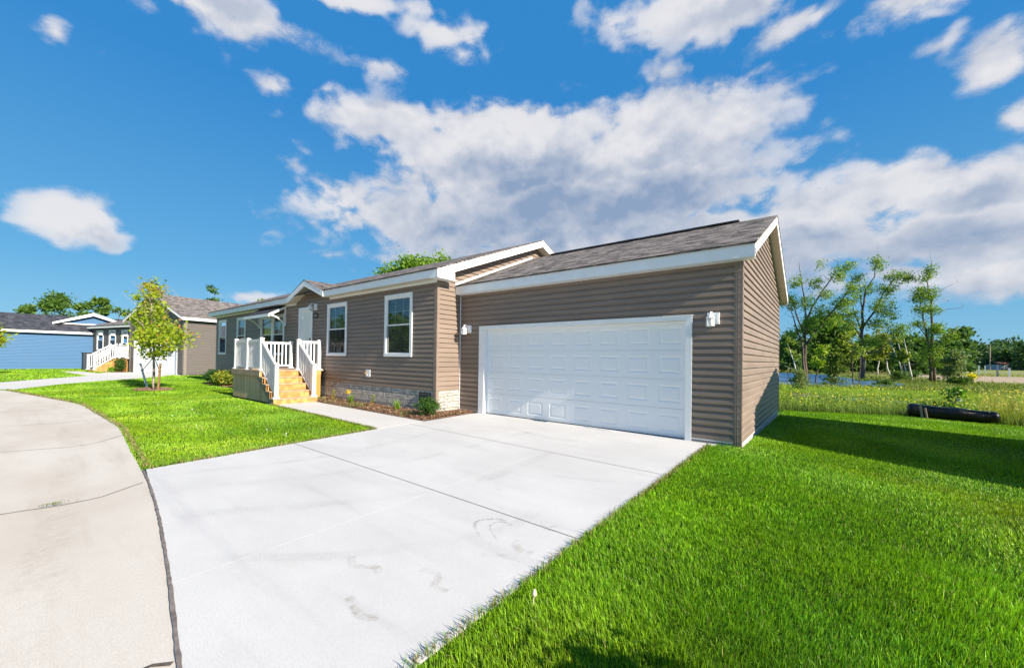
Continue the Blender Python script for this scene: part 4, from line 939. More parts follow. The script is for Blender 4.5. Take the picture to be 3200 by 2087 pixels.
# ================================================================== VEGETATION
def blades(P, L, Wd, lean, col, up=0.0, seg=2, jitter_col=.25, tipcol=None, ang=None):
    """curved tapering blades; P (n,3)"""
    n = len(P); an = np.random.rand(n) * 2 * np.pi if ang is None else ang; ld = np.stack([np.cos(an), np.sin(an), np.zeros(n)], -1)
    an2 = an + np.pi / 2 + np.random.randn(n) * .5; wd = np.stack([np.cos(an2), np.sin(an2), np.zeros(n)], -1) * (Wd / 2)[:, None]
    h1 = L * .55; m = P + ld * (lean * L * .22)[:, None] + np.array([0, 0, 1.0]) * h1[:, None]
    t = P + ld * (lean * L * .8)[:, None] + np.array([0, 0, 1.0]) * (L * np.sqrt(np.clip(1 - (lean * .75) ** 2, .1, 1)))[:, None]
    V = np.stack([P - wd, P + wd, m + wd * .75, m - wd * .75, t + wd * .12, t - wd * .12], 1).reshape(-1, 3)
    b = np.arange(n)[:, None] * 6; F = np.concatenate([b + np.array([0, 1, 2, 3]), b + np.array([3, 2, 4, 5])], 0)
    c = np.repeat(col, 6, 0).reshape(n, 6, 3).copy()
    c[:, :2] *= .7  # darker bases, lighter tips: shadow contrast put into the blade colour
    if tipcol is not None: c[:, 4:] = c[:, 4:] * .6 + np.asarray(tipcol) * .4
    return V, F, c.reshape(-1, 3)
def cat(parts):
    V = []; F = []; C = []; o = 0
    for v, f, c in parts: V.append(v); F.append(f + o); C.append(c); o += len(v)
    return np.concatenate(V), np.concatenate(F), np.concatenate(C)
def vnoise(x, y, s, seed=0):
    """cheap smooth value noise"""
    x = x * s + seed * 17.3; y = y * s + seed * 9.1; xi = np.floor(x).astype(int); yi = np.floor(y).astype(int); fx = x - xi; fy = y - yi
    h = lambda a, b: np.modf(np.abs(np.sin(a * 127.1 + b * 311.7 + seed) * 43758.5453))[0]
    fx = fx * fx * (3 - 2 * fx); fy = fy * fy * (3 - 2 * fy)
    return (h(xi, yi) * (1 - fx) + h(xi + 1, yi) * fx) * (1 - fy) + (h(xi, yi + 1) * (1 - fx) + h(xi + 1, yi + 1) * fx) * fy
DRIVE = np.array(dl + [(-4.99, 0.06)] + dr + [(0.52, -8.5), (-3.0, -8.5), (-4.47, -6.6)]); WALKP = np.array([(-4.90, -2.99), (-10.8, -2.80), (-10.8, -1.60), (-4.955, -1.79)])
BED1 = np.array([(-10.3, -1.60), (-11.35, -1.50), (-11.35, -.80), (-5.69, -.80), (-5.69, .0), (-5.0, .0), (-4.9, -1.78)])
BED2 = np.array([(-21.5, -1.75), (-22.3, -1.3), (-22.4, -.82), (-13.82, -.82), (-13.82, -1.3), (-18.5, -1.62)]); RING = np.array(cc)
ND = np.array([(-21.6, -7.4), (-24.78, -5.95), (-26.87, -4.45), (-28.57, -2.81), (-31.5, -1.0), (-32.3, -.25), (-39.0, -1.75), (-39.0, -3.2), (-37.2, -3.6), (-40.3, -4.0), (-42.4, -4.2), (-42.6, -5.1), (-40, -4.95), (-33.3, -4.5), (-29.93, -6.4), (-27, -7.95), (-26, -9.55)])
DECKP = np.array([(-13.85, -2.85), (-10.3, -2.85), (-10.3, -1.5), (-11.3, -.8), (-13.85, -.8)])
def lawn_ok(x, y, grow=0.0):
    ok = (y > np.interp(x, np.linspace(-64, 44, 1081), sxm) - .01) & (y < lawn_edge(x) + .25 * vnoise(x, y, 1.5))
    for P_ in (DRIVE, WALKP, BED1, BED2, RING, ND, DECKP): ok &= poly_sdf(P_, x, y) > grow
    ok &= ~((x > -22.9) & (x < .90) & (y > -.83) & (y < 8) & ~((x > -5.7) & (y < 0))) & ~((x > XG0) & (x < .9) & (y > -.02) & (y < YR + .3))
    ok &= ~((x < -31) & (y > -.6))
    return ok
def in_view(x, y, m=0.6):
    vx, vy = x - CAMP[0], y - CAMP[1]; f_ = vx * FW.x + vy * FW.y; r_ = vx * RT.x + vy * RT.y
    return (f_ > -.3) & (np.abs(r_) < f_ * 1.29 + m + .9)
parts = []; random.seed(5); np.random.seed(11)
#          rmin rmax  dens   len        width
LOD = [(0.0, 2.6, 19000, (.032, .066), .0029), (2.6, 4.2, 12500, (.030, .062), .0037), (4.2, 7.0, 6200, (.028, .056), .0056), (7, 11, 3300, (.024, .044), .0075), (11, 18, 1600, (.022, .040), .012), (18, 30, 560, (.022, .042), .020), (30, 54, 80, (.035, .07), .06)]
for r0, r1, den, ll, wd in LOD:
    area = 4 * r1 * r1 * .55; n = int(area * den * 1.0)
    x = CAMP[0] + (np.random.rand(n) * 2 - 1) * r1; y = CAMP[1] + (np.random.rand(n) * 1.55 - .55 + 0) * r1
    n_eff = den * (2 * r1) * (1.55 * r1); k_ = int(n_eff); x = CAMP[0] + (np.random.rand(k_) * 2 - 1) * r1; y = CAMP[1] + (np.random.rand(k_) * 1.55 - .55) * r1
    r = np.hypot(x - CAMP[0], y - CAMP[1]); ok = (r >= r0) & (r < r1) & in_view(x, y); x, y = x[ok], y[ok]
    ok = lawn_ok(x, y, .018); x, y = x[ok], y[ok]; n = len(x)
    if not n: continue
    tall = vnoise(x, y, 2.3, 1) * .30 + vnoise(x, y, 13, 2) * .55 + .42
    if r0 >= 7: tall = tall * .3 + .6
    L = (ll[0] + (ll[1] - ll[0]) * np.random.rand(n)) * tall * (1 + .5 * (np.random.rand(n) > .97)); Wb = wd * (.7 + .6 * np.random.rand(n))
    lean = np.clip(np.abs(np.random.randn(n)) * .45 + .1, 0, 1.15)
    t = np.clip(np.random.rand(n) * .6 + vnoise(x, y, 1.1, 3) * .5, 0, 1)[:, None]
    t = np.clip(t + (np.random.rand(n, 1) - .5) * .5, 0, 1)
    c = np.array([.050, .20, .006]) * (1 - t) + np.array([.27, .50, .010]) * t
    nearf = 1 - .6 * float(r0 >= 7); c = c * (1 + nearf * (-.30 + .42 * vnoise(x, y, 1.7, 21) + .25 * vnoise(x, y, .55, 22)))[:, None]; yl_ = nearf * np.clip(vnoise(x, y, .9, 23) * 2 - 1.0, 0, 1)[:, None]; c = c * (1 + yl_ * np.array([.55, .12, 0.2]))
    dry = np.random.rand(n) > .972; c[dry] = np.array([.36, .33, .12]) * (.6 + .5 * np.random.rand(dry.sum(), 1))
    bright = np.random.rand(n) > (.90 if r0 < 7 else .97); c[bright] = c[bright] * 1.5 + .03; dk = np.random.rand(n) > (.8 if r0 < 7 else .97); c[dk] *= .45
    leftside = (x < -4.6)[:, None] * 1.0; c = c * (1 + leftside * np.array([.16, .04, .7])) 
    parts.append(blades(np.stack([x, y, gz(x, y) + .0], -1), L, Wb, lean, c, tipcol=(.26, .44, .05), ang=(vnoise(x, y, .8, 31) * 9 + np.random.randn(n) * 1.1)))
# dry thatch along concrete edges
m_ = 9000; tt = np.random.rand(m_); ex = []
V_, F_, C_ = cat(parts); print('grass faces', len(F_))
lawn = npmesh('grass', V_, F_, C_, GRASSM); tag(lawn, 'short green lawn grass around the driveway and street', 'grass', kind='stuff')
# lawn sheet just under the blades
def lawn_sheet():
    xs_ = np.arange(-46, 12, .22); ys_ = np.concatenate([np.arange(-14, 10.9, .22)])
    X, Y = np.meshgrid(xs_, ys_); ok = lawn_ok(X, Y, -.13); Z = gz(X, Y) - .002; nx = len(xs_)
    i = np.arange(len(ys_) - 1)[:, None] * nx + np.arange(nx - 1)[None]; Q = np.stack([i, i + 1, i + nx + 1, i + nx], -1).reshape(-1, 4)
    okr = ok.ravel(); Q = Q[okr[Q].all(1)]; V = np.stack([X, Y, Z], -1).reshape(-1, 3)
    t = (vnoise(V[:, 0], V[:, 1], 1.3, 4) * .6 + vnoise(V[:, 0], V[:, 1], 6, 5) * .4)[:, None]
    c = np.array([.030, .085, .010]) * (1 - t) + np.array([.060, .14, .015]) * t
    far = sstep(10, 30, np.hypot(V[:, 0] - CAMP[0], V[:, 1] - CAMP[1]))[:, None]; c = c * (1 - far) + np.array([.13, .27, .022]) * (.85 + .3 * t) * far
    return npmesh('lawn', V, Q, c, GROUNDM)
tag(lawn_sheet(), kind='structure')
# dry fringe: tan dead blades against slab edges
def fringe():
    segs = [((-4.47, -6.38), (-4.69, -4.62)), ((-4.69, -4.62), (-4.88, -3.02)), ((-4.6, -6.37), (-8.4, -6.1)), ((-8.4, -6.1), (-14.1, -6.2)), ((-14.1, -6.2), (-21.5, -7.5)), ((-4.9, -3.02), (-10.4, -2.83)), ((.43, -.2), (.50, -6.6))]
    P = []; 
    for a, b_ in segs:
        L = math.hypot(b_[0] - a[0], b_[1] - a[1]); n = int(L * 260); t = np.random.rand(n); P.append(np.stack([a[0] + (b_[0] - a[0]) * t, a[1] + (b_[1] - a[1]) * t], -1) + np.random.randn(n, 2) * .018)
    P = np.concatenate(P); n = len(P); c = np.array([.34, .27, .12]) * (.5 + .7 * np.random.rand(n, 1))
    g2 = np.random.rand(n) > .55; c[g2] = np.array([.14, .26, .03]); d = np.hypot(P[:, 0] - CAMP[0], P[:, 1] - CAMP[1])
    return blades(np.stack([P[:, 0], P[:, 1], np.full(n, .008)], -1), .03 + .03 * np.random.rand(n), .004 + .0008 * d, np.clip(np.abs(np.random.randn(n)) * .6 + .2, 0, 1.2), c)
V_, F_, C_ = fringe(); tag(npmesh('grass_fringe', V_, F_, C_, GRASSM), 'dry tan grass fringe along the concrete edges', 'grass', kind='stuff')

# ---------------------------------------------------------------- trees
def leafcloud(blobs, n, size, cols, seed, clump=.28, nclump=None, flat_=.0):
    """blobs: (cx,cy,cz,rx,ry,rz,weight)"""
    rng = np.random.RandomState(seed); W = np.array([b[6] if len(b) > 6 else b[3] * b[4] * b[5] for b in blobs], float); W /= W.sum()
    nc = nclump or max(10, n // 22); ci = rng.choice(len(blobs), nc, p=W); B = np.array([b[:6] for b in blobs])
    v = rng.randn(nc, 3); v /= np.linalg.norm(v, axis=1)[:, None]; v *= (rng.rand(nc, 1) ** .45)
    cc_ = B[ci, :3] + v * B[ci, 3:6]; cs = rng.rand(nc); cw = .4 + rng.rand(nc); cw /= cw.sum()
    li = rng.choice(nc, n, p=cw); rad = (clump * (.6 + .8 * rng.rand(nc)))[li][:, None]
    g_ = rng.randn(n, 3) * rad * np.array([1, 1, .75]); c = cc_[li] + g_
    a = rng.randn(n, 3); a /= np.linalg.norm(a, axis=1)[:, None]; a[:, 2] *= (1 - flat_); b = rng.randn(n, 3); b -= (b * a).sum(1)[:, None] * a / (a * a).sum(1)[:, None]; b /= np.linalg.norm(b, axis=1)[:, None]
    s = (size * (.6 + .8 * rng.rand(n)))[:, None]; a = a * s; b = b * s * .7
    V = np.stack([c - a, c - a * .1 + b, c + a, c - a * .1 - b], 1).reshape(-1, 3)
    t = np.clip(.55 * cs[li] + .45 * rng.rand(n), 0, 1)[:, None]; C0, C1 = np.array(cols[0]), np.array(cols[1]); col = C0 * (1 - t) + C1 * t
    if len(cols) > 2:
        k_ = rng.rand(n) < cols[3] if len(cols) > 3 else rng.rand(n) < .06; col[k_] = np.array(cols[2]) * (.7 + .5 * rng.rand(k_.sum(), 1))
    return V, np.arange(4 * n).reshape(n, 4), np.repeat(col, 4, 0)
def crown(parent, blobs, n, size, cols, seed, **k):
    v, f, c = leafcloud(blobs, n, size, cols, seed, **k); return npmesh('crown', v, f, c, LEAFM, off=tuple(BASE[parent.name]), parent=parent)
def limbs(parent, paths, m=BARK, name='trunk', n=7, twigs=None, seed=0):
    b = MB(); rng = random.Random(seed)
    for pts, r0, r1 in paths:
        P = [Vector(p) for p in pts]; Q = []
        for i in range(len(P) - 1):
            k2 = 3
            for k_ in range(k2): Q.append(P[i].lerp(P[i + 1], k_ / k2) + (Vector((rng.gauss(0, 1), rng.gauss(0, 1), 0)) * min(r0, (P[i + 1] - P[i]).length * .03) * .5 if k_ else Vector((0, 0, 0))))
        Q.append(P[-1]); N = len(Q); b.tube(Q, [r0 + (r1 - r0) * (i / (N - 1)) ** .8 for i in range(N)], n, cap=True)
        if twigs:
            for _ in range(twigs):
                i = rng.randrange(N // 3, N); p = Q[min(i, N - 1)]; dr_ = Vector((rng.gauss(0, 1), rng.gauss(0, 1), rng.uniform(.2, 1.3))).normalized(); L = rng.uniform(.4, 1.0) * (P[-1] - P[0]).length * .28
                mid = p + dr_ * L * .5 + Vector((0, 0, -.03 * L)); b.tube([p, mid, p + dr_ * L + Vector((rng.gauss(0, .1), rng.gauss(0, .1), .1)) * L], [max(r1, .012) * .9, max(r1, .012) * .6, .004], 4, cap=False)
    return b.build(name, m, parent, smooth=True)

# young maple with its two stakes
mp = thing('young_maple', (-18.7, -3.94, 0), 'young maple with yellow-green leaves and red top standing between two stakes on the front lawn', 'tree')
lp = [([(-18.7, -3.94, 0), (-18.72, -3.94, 1.0), (-18.70, -3.94, 1.9), (-18.9, -3.92, 2.8), (-19.4, -3.93, 3.7), (-19.7, -3.95, 4.3)], .05, .006)]
rng = random.Random(4)
for k_ in range(30):
    z = rng.uniform(1.3, 3.6); an = rng.uniform(0, 6.28); L = (1.5 - abs(z - 2.2) * .38) * rng.uniform(.6, 1); cx_ = -18.7 - max(0, z - 1.9) * .35
    lp.append(([(cx_, -3.94, z), (cx_ + math.cos(an) * L * .5, -3.94 + math.sin(an) * L * .4, z + L * .45), (cx_ + math.cos(an) * L, -3.94 + math.sin(an) * L * .75, z + L * .8)], .010, .003))
limbs(mp, lp, BARKY, twigs=1, seed=2)
MC = [(.14, .25, .012), (.40, .45, .03), (.50, .24, .06), .04]
crown(mp, [(-18.6, -3.94, 2.0, 1.6, .9, .6, 2.0), (-17.2, -3.9, 2.0, 1.1, .7, .5, 1.0), (-20.0, -3.95, 2.35, 1.0, .7, .6, .9), (-18.9, -3.94, 2.8, 1.15, .7, .55, 1.3), (-19.5, -3.94, 3.45, .75, .5, .5, .95), (-19.75, -3.94, 4.0, .4, .35, .35, .35), (-21.6, -3.94, 3.0, .6, .3, .3, .18), (-18.8, -3.9, 1.45, 1.2, .5, .2, .4), (-16.1, -3.9, 2.1, .6, .4, .35, .2)], 4200, .055, MC, 21, clump=.14, nclump=230)
v, f, c = leafcloud([(-19.9, -3.94, 4.05, .45, .4, .35, 1), (-20.3, -3.94, 4.25, .35, .3, .2, .4)], 260, .05, [(.32, .32, .03), (.50, .20, .05), (.45, .40, .05), .4], 5, clump=.14); o = npmesh('crown', v, f, c, LEAFM, off=(-18.7, -3.94, 0), parent=mp); o['label'] = 'reddish orange leaves at the tip of the maple'
def stake(name, p0, p1, lab, m, tie):
    t = thing(name, p0, lab, 'stake', 'stakes holding the young maple'); w = MB(((0, 0, 0)), (1, 0, 0), (0, 1, 0)); P0, P1 = Vector(p0), Vector(p1)
    w.tube([P0 - Vector((0, 0, .05)), P1], .042, 4); w.build('post', m, t)
    w = MB(); T0 = P0.lerp(P1, .72); w.tube([T0, Vector(tie)], .012, 5)
    r = .05; w.tube([T0 + Vector((r * math.cos(a), r * math.sin(a), 0)) for a in np.linspace(0, 6.28, 9)], .01, 4); w.build('tie_strap', BLACKM, t)
stake('tree_stake', (-19.75, -3.94, 0), (-21.35, -3.94, .96), 'pale leaning stake on the left of the young maple', mat('pale_painted_stake', (.62, .58, .52), .7), (-18.78, -3.94, 1.27))
stake('tree_stake', (-17.92, -3.94, 0), (-17.65, -3.94, 1.04), 'brown upright stake on the right of the young maple', wood('brown_stake_wood', (.36, .22, .11), (.26, .15, .08), 2), (-18.66, -3.94, 1.27))

# maple at the left picture edge
lm = thing('young_maple', (-38.6, -8.9, 0), 'young yellow-green maple cut by the left picture edge in front of the blue house', 'tree')
limbs(lm, [([(-38.6, -8.9, 0), (-38.6, -8.9, 1.5), (-38.7, -8.85, 3.6)], .07, .02)], BARKY, twigs=6, seed=9)
crown(lm, [(-38.5, -8.55, 2.5, .9, .75, .8, 1.5), (-38.5, -8.8, 3.4, .7, .5, .5, .8), (-38.3, -8.0, 2.1, .5, .4, .5, .35)], 2600, .08, MC, 31, clump=.2)

# plants in the bed
def shrub(name, loc, blobs, n, size, cols, seed, lab, group=None, stems=9, clump=.08):
    t = thing(name, loc, lab, 'shrub', group); rng = random.Random(seed); w = MB()
    for k_ in range(stems):
        b_ = blobs[k_ % len(blobs)]; e = Vector((b_[0] + rng.uniform(-.7, .7) * b_[3], b_[1] + rng.uniform(-.7, .7) * b_[4], b_[2] + rng.uniform(-.2, .7) * b_[5])); p0 = Vector(loc) + Vector((rng.uniform(-.05, .05), rng.uniform(-.05, .05), 0))
        w.tube([p0, p0.lerp(e, .5) + Vector((0, 0, .08 * (e - p0).length)), e], [.012 * max(1, size * 18), .009 * max(1, size * 18), .004], 5)
    w.build('stems', BARK, t)
    v, f, c = leafcloud(blobs, n, size, cols, seed, clump=clump); npmesh('foliage', v, f, c, LEAFM, off=loc, parent=t); return t
shrub('holly_shrub', (-5.45, -1.28, .02), [(-5.45, -1.28, .22, .33, .3, .17, 3), (-5.45, -1.28, .36, .2, .18, .1, 1), (-5.75, -1.2, .38, .06, .06, .08, .2), (-5.32, -1.25, .45, .06, .06, .08, .25)], 2300, .017, [(.018, .055, .010), (.055, .15, .02), (.16, .30, .04), .12], 41, 'rounded dark green glossy shrub at the house corner in front of the crawl vent', clump=.045)
def clump_plant(name, x, y, kind, lab, seed):
    np.random.seed(seed); t = thing(name, (x, y, .02), lab, 'plant')
    if kind == 'fan':
        n = 46; P = np.tile([x, y, .03], (n, 1)) + np.random.randn(n, 3) * [.03, .03, 0]; L = .22 + .14 * np.random.rand(n)
        v, f, c = blades(P, L, np.full(n, .013), np.clip(np.abs(np.random.randn(n)) * .5 + .25, 0, 1.15), np.array([.20, .36, .02]) * (.7 + .6 * np.random.rand(n, 1)))
        npmesh('leaves', v, f, c, LEAFM, off=(x, y, .02), parent=t)
        if seed % 2 == 0:
            v, f, c = leafcloud([(x - .14, y, .34, .08, .05, .04, 1)], 60, .02, [(.85, .55, .02), (.9, .6, .05)], seed, clump=.03); npmesh('blossoms', v, f, c, LEAFM, off=(x, y, .02), parent=t)
    else:
        V, F, C = [], [], []; o = 0; w = MB(); w.tube([(x, y, .02), (x + .03, y, .2), (x + .07, y, .34)], [.008, .007, .004], 5); w.build('stem', MATS['grey_brown_bark'], t)
        for k_ in range(16):
            h = .05 + .3 * (k_ / 16); an = k_ * 2.4; d = Vector((math.cos(an), math.sin(an), .8 + .5 * k_ / 16)).normalized(); s = Vector((-math.sin(an), math.cos(an), 0)); L = .15 - .05 * k_ / 16; p = Vector((x + .07 * k_ / 16, y, h))
            q = [p, p + d * L * .5 + s * .028, p + d * L * .95 + Vector((0, 0, -.02)), p + d * L * .5 - s * .028]; V += [tuple(a) for a in q]; F.append([o, o + 1, o + 2, o + 3]); o += 4; cl = (.20 + .2 * random.random(), .36, .06) if k_ > 4 else (.5, .33, .05); C += [cl] * 4
        npmesh('leaves', np.array(V), np.array(F), np.array(C), LEAFM, off=(x, y, .02), parent=t)
clump_plant('perennial', -10.05, -1.2, 'broad', 'broad-leaved young plant nearest the deck steps in the mulch bed', 51)
clump_plant('daylily', -9.11, -1.15, 'fan', 'grassy daylily with a yellow bloom between the two broad-leaved plants', 52)
clump_plant('perennial', -7.78, -1.27, 'broad', 'broad-leaved young plant in the middle of the mulch bed below the spigot', 54)
clump_plant('daylily', -6.82, -1.15, 'fan', 'grassy daylily without bloom between the middle plant and the dark shrub', 53)
np.random.seed(9)
def weedtuft(pts, name, lab):
    P = np.concatenate([np.array([[x, y, .03]]) + np.random.randn(n, 3) * [s, s, 0] for x, y, n, s in pts]); n = len(P)
    v, f, c = blades(P, .05 + .1 * np.random.rand(n), np.full(n, .009), np.clip(np.abs(np.random.randn(n)) * .6 + .2, 0, 1.1), np.array([.17, .24, .06]) * (.6 + .7 * np.random.rand(n, 1))); tag(npmesh(name, v, f, c, LEAFM), lab, 'weeds', kind='stuff')
weedtuft([(-10.6, -1.3, 60, .12), (-8.4, -1.45, 90, .14), (-8.1, -1.5, 50, .08), (-5.9, -1.6, 40, .08), (-9.6, -1.45, 50, .15), (-11.1, -1.25, 80, .1)], 'bed_weeds', 'sparse green weeds sprouting through the bark mulch')
# spiraea/yew shrubs left of the deck
shrub('spirea_shrub', (-19.4, -1.35, .02), [(-19.4, -1.35, .38, .55, .4, .30, 1)], 2600, .04, [(.07, .14, .02), (.30, .36, .04), (.45, .40, .05), .2], 61, 'yellow-green bushy shrub right of its dark neighbour beside the deck', clump=.1, stems=12)
shrub('yew_shrub', (-20.9, -1.35, .02), [(-20.9, -1.35, .36, .75, .4, .28, 1)], 2600, .035, [(.015, .05, .012), (.06, .15, .03)], 62, 'dark green low shrub farthest left in the bed beside the deck', clump=.09, stems=12)
shrub('yew_shrub', (-17.3, -1.4, .02), [(-16.9, -1.35, .36, .9, .35, .28, 1)], 2200, .035, [(.012, .045, .012), (.05, .12, .03)], 63, 'dark green shrub tucked against the grey boards of the deck', clump=.09, stems=12)

# mushroom on the right lawn
mu = thing('mushroom', (.67, -5.59, 0), 'small pale mushroom on a thin stalk in the lawn near the driveway edge', 'mushroom')
w = MB(); w.tube([(.67, -5.59, 0), (.668, -5.59, .05), (.672, -5.588, .085)], .0035, 6); w.build('stalk', mat('mushroom_stalk', (.6, .5, .38), .7), mu)
w = MB(); w.lathe((.672, 5.588, .075), [(.013, 0), (.0135, .008), (.010, .024), (.005, .034), (.001, .037)], 10); w.build('cap', mat('mushroom_cap', (.72, .58, .45), .6), mu, smooth=True)
# little white clover heads on the left lawn
np.random.seed(2); v, f, c = leafcloud([(-6.5, -4.4, .06, 2.2, 1.2, .004, 1), (-10, -4.5, .06, 3, 1.1, .004, 1)], 50, .011, [(.75, .75, .68), (.85, .85, .8)], 8, clump=.02, nclump=16)
tag(npmesh('clover_flowers', v, f, c, LEAFM), 'tiny white clover flowers scattered in the left lawn', 'flowers', kind='stuff')

# ================================================================== NEIGHBOUR HOUSES (left)
th = R(12.8); O2 = Vector((-31.9, -.2, 0)); A2 = Vector((-math.cos(th), -math.sin(th), 0)); B2 = Vector((math.sin(th), -math.cos(th), 0))
FN = (tuple(O2), tuple(A2), tuple(B2)); gh2 = thing('grey_house', tuple(O2), 'dark grey neighbouring house with white garage door and taupe roof behind the young maple', 'house')
w = MB(*FN); ga = lambda z: 0.0 if z < 3.72 else (z - 3.72) / (5.42 - 3.72) * 3.74
clad(w, 0, 7.48, .08, .145, ga, lambda z: 7.48 - ga(z), 5.42, [(.85, 6.75, -1, 2.56)])
w.build('garage_wall', SIDING_GREY, gh2)
FN2 = (tuple(O2), tuple(-B2), tuple(-A2)); w = MB(*FN2); clad(w, 0, 8.5, .08, .145, INF, INFR, 3.76); w.box(0, 8.5, -.1, 0, 0, .1); w.build('garage_side_wall', SIDING_GREY, gh2)
w = MB(*FN); w.box(7.3, 7.5, 0, .03, 0, 3.72); w.build('corner_post', mat('grey_corner_vinyl', (.22, .195, .175), .5), gh2); w = MB(*FN); w.box(-.03, .16, .0, .03, 0, 3.72); w.box(-.03, .0, -.14, .0, 0, 3.76); w.build('corner_post', mat('grey_corner_vinyl', (.22, .195, .175), .5), gh2)
w = MB(*FN); w.box(.78, .92, -.1, .03, .01, 2.6); w.box(6.68, 6.84, -.1, .03, .01, 2.6); w.box(.78, 6.84, -.1, .032, 2.52, 2.66); w.build('door_casing', WHITE, gh2)
garage_door(FN, gh2, .92, 6.68, 2.53, d=-.08, k=1.3)
w = MB(*FN); zE3, zR3 = 3.93, 5.70
def slab2(w, a0, z0, a1, z1, d0, d1, th_=.04):
    L = math.hypot(a1 - a0, z1 - z0); uv = [(d0, 0), (d1, 0), (d1, L), (d0, L)]
    w.face([(a0, d0, z0), (a0, d1, z0), (a1, d1, z1), (a1, d0, z1)], uv); w.face([(a0, d0, z0 - th_), (a0, d1, z0 - th_), (a1, d1, z1 - th_), (a1, d0, z1 - th_)], uv)
    w.face([(a0, d0, z0), (a0, d1, z0), (a0, d1, z0 - th_), (a0, d0, z0 - th_)]); w.face([(a0, d0, z0), (a1, d0, z1), (a1, d0, z1 - th_), (a0, d0, z0 - th_)]); w.face([(a0, d1, z0), (a1, d1, z1), (a1, d1, z1 - th_), (a0, d1, z0 - th_)])
slab2(w, -.36, zE3, 3.74, zR3, .33, -9); slab2(w, 7.84, zE3, 3.74, zR3, .33, -9)
w.build('garage_roof', SHINGLE2, gh2)
w = MB(*FN); w.box(-.34, -.32, .30, -9, 3.70, 3.90); w.build('fascia', WHITE, gh2)
w = MB(*FN)
for a0 in (-.36, 7.84): w.solid([(a0, .30, zE3 - .24), (3.74, .30, zR3 - .24), (3.74, .32, zR3 - .24), (a0, .32, zE3 - .24), (a0, .30, zE3 - .03), (3.74, .30, zR3 - .03), (3.74, .32, zR3 - .03), (a0, .32, zE3 - .03)])
w.build('rake_board', WHITE, gh2)
w = MB(*FN); w.face([(-.34, .3, 3.72), (0, .3, 3.72), (0, -9, 3.72), (-.34, -9, 3.72)], [(0, 0), (0, .3), (9, .3), (9, 0)]); w.build('soffit', SOFFIT, gh2)
# house body set back behind the garage
Hb = -1.4; AL = 18.0
w = MB(*FN); w.O = O2 + B2 * Hb
w5 = [(15.97, 17.24), (13.66, 14.92)]
clad(w, 7.5, AL, .6, .145, INF, INFR, 3.66, [(a + .05, b_ - .05, 1.72, 3.36) for a, b_ in w5] + [(11.55, 12.6, 1.1, 3.3)])
w.build('front_wall', SIDING_GREY, gh2)
FNB = (tuple(O2 + B2 * Hb), tuple(A2), tuple(B2))
for a, b_ in w5: window(FNB, gh2, a, b_, 1.67, 3.41, grid=(2, 2), low_grid=False, blinds=1, trim=.11)
window(FNB, gh2, 11.5, 12.64, 1.12, 3.38, grid=(1, 1), trim=.12, curtain=True)
w = MB(*FNB); w.box(7.5, AL, -.05, .01, 0, .6); w.build('stone_skirting', STONE, gh2)
w = MB(*FNB); w.box(AL - .1, AL, -8, .0, 0, 3.6); w.build('end_wall', SIDING_GREY, gh2)
w = MB(*FNB); roof_slab(w, 3.8, AL + .35, .36, 3.80, -4.0, 5.15, .04); roof_slab(w, 3.8, AL + .35, -8.36, 3.80, -4.0, 5.15, .04); w.build('roof', SHINGLE2, gh2)
w = MB(*FNB); w.box(7.5, AL + .33, .31, .33, 3.58, 3.78); w.build('fascia', WHITE, gh2)
coach_lamp(FN, gh2, .55, 2.34, k=1.5, off=.02)
# entry deck of the grey house
nd = thing('porch_deck', tuple(O2 + A2 * 9.5), 'far wooden entry deck with white railings and steps in front of the grey house', 'deck')
w = MB(*FN); w.box(7.55, 10.6, Hb, .15, 1.0, 1.05); w.build('deck_boards', DECKW, nd)
w = MB(*FN); w.box(7.6, 10.55, .08, .12, 0.0, .85); w.box(7.6, 10.55, .12, .15, .85, .99); w.box(9.42, 9.46, -.3, .1, 0, 1.0); w.build('skirt_boards', CEDARV, nd)
w = MB(*FN)
for k_ in range(5): d1 = .12 + .27 * (4 - k_); w.box(9.46, 10.6, .1, d1 + .06, .01, .19 * (k_ + 1) - .01) if k_ < 4 else None
w.build('steps', CEDAR, nd)
w = MB(*FN); w.prism([(0, 0)] * 0 or [(9.40, 0), (9.45, 0), (9.45, .01), (9.40, .01)], 0, .1)
w.face([(9.44, .1, 1.0), (9.44, 1.34, .12), (9.44, 1.34, 0), (9.44, .1, 0)]); w.face([(9.42, .1, 1.0), (9.42, 1.34, .22), (9.42, 1.34, .03), (9.42, .1, .72)]); w.build('stair_string', CEDAR, nd)
def npost(a, d, z0, z1):
    w = MB(*FN); w.box(a - .06, a + .06, d - .06, d + .06, z0, z1); w.box(a - .08, a + .08, d - .08, d + .08, z1, z1 + .03); w.box(a - .1, a + .1, d - .1, d + .1, z0, z0 + .05); w.build('railing_post', VINYL, nd)
for a, d, z0, z1 in ((9.5, 1.27, .15, 1.29), (10.5, 1.29, .15, 1.28), (9.5, .09, 1.05, 2.13), (10.5, .09, 1.05, 2.13), (8.75, .09, 1.05, 2.13), (10.5, -1.2, 1.05, 2.13), (7.7, .09, 1.05, 2.13)): npost(a, d, z0, z1)
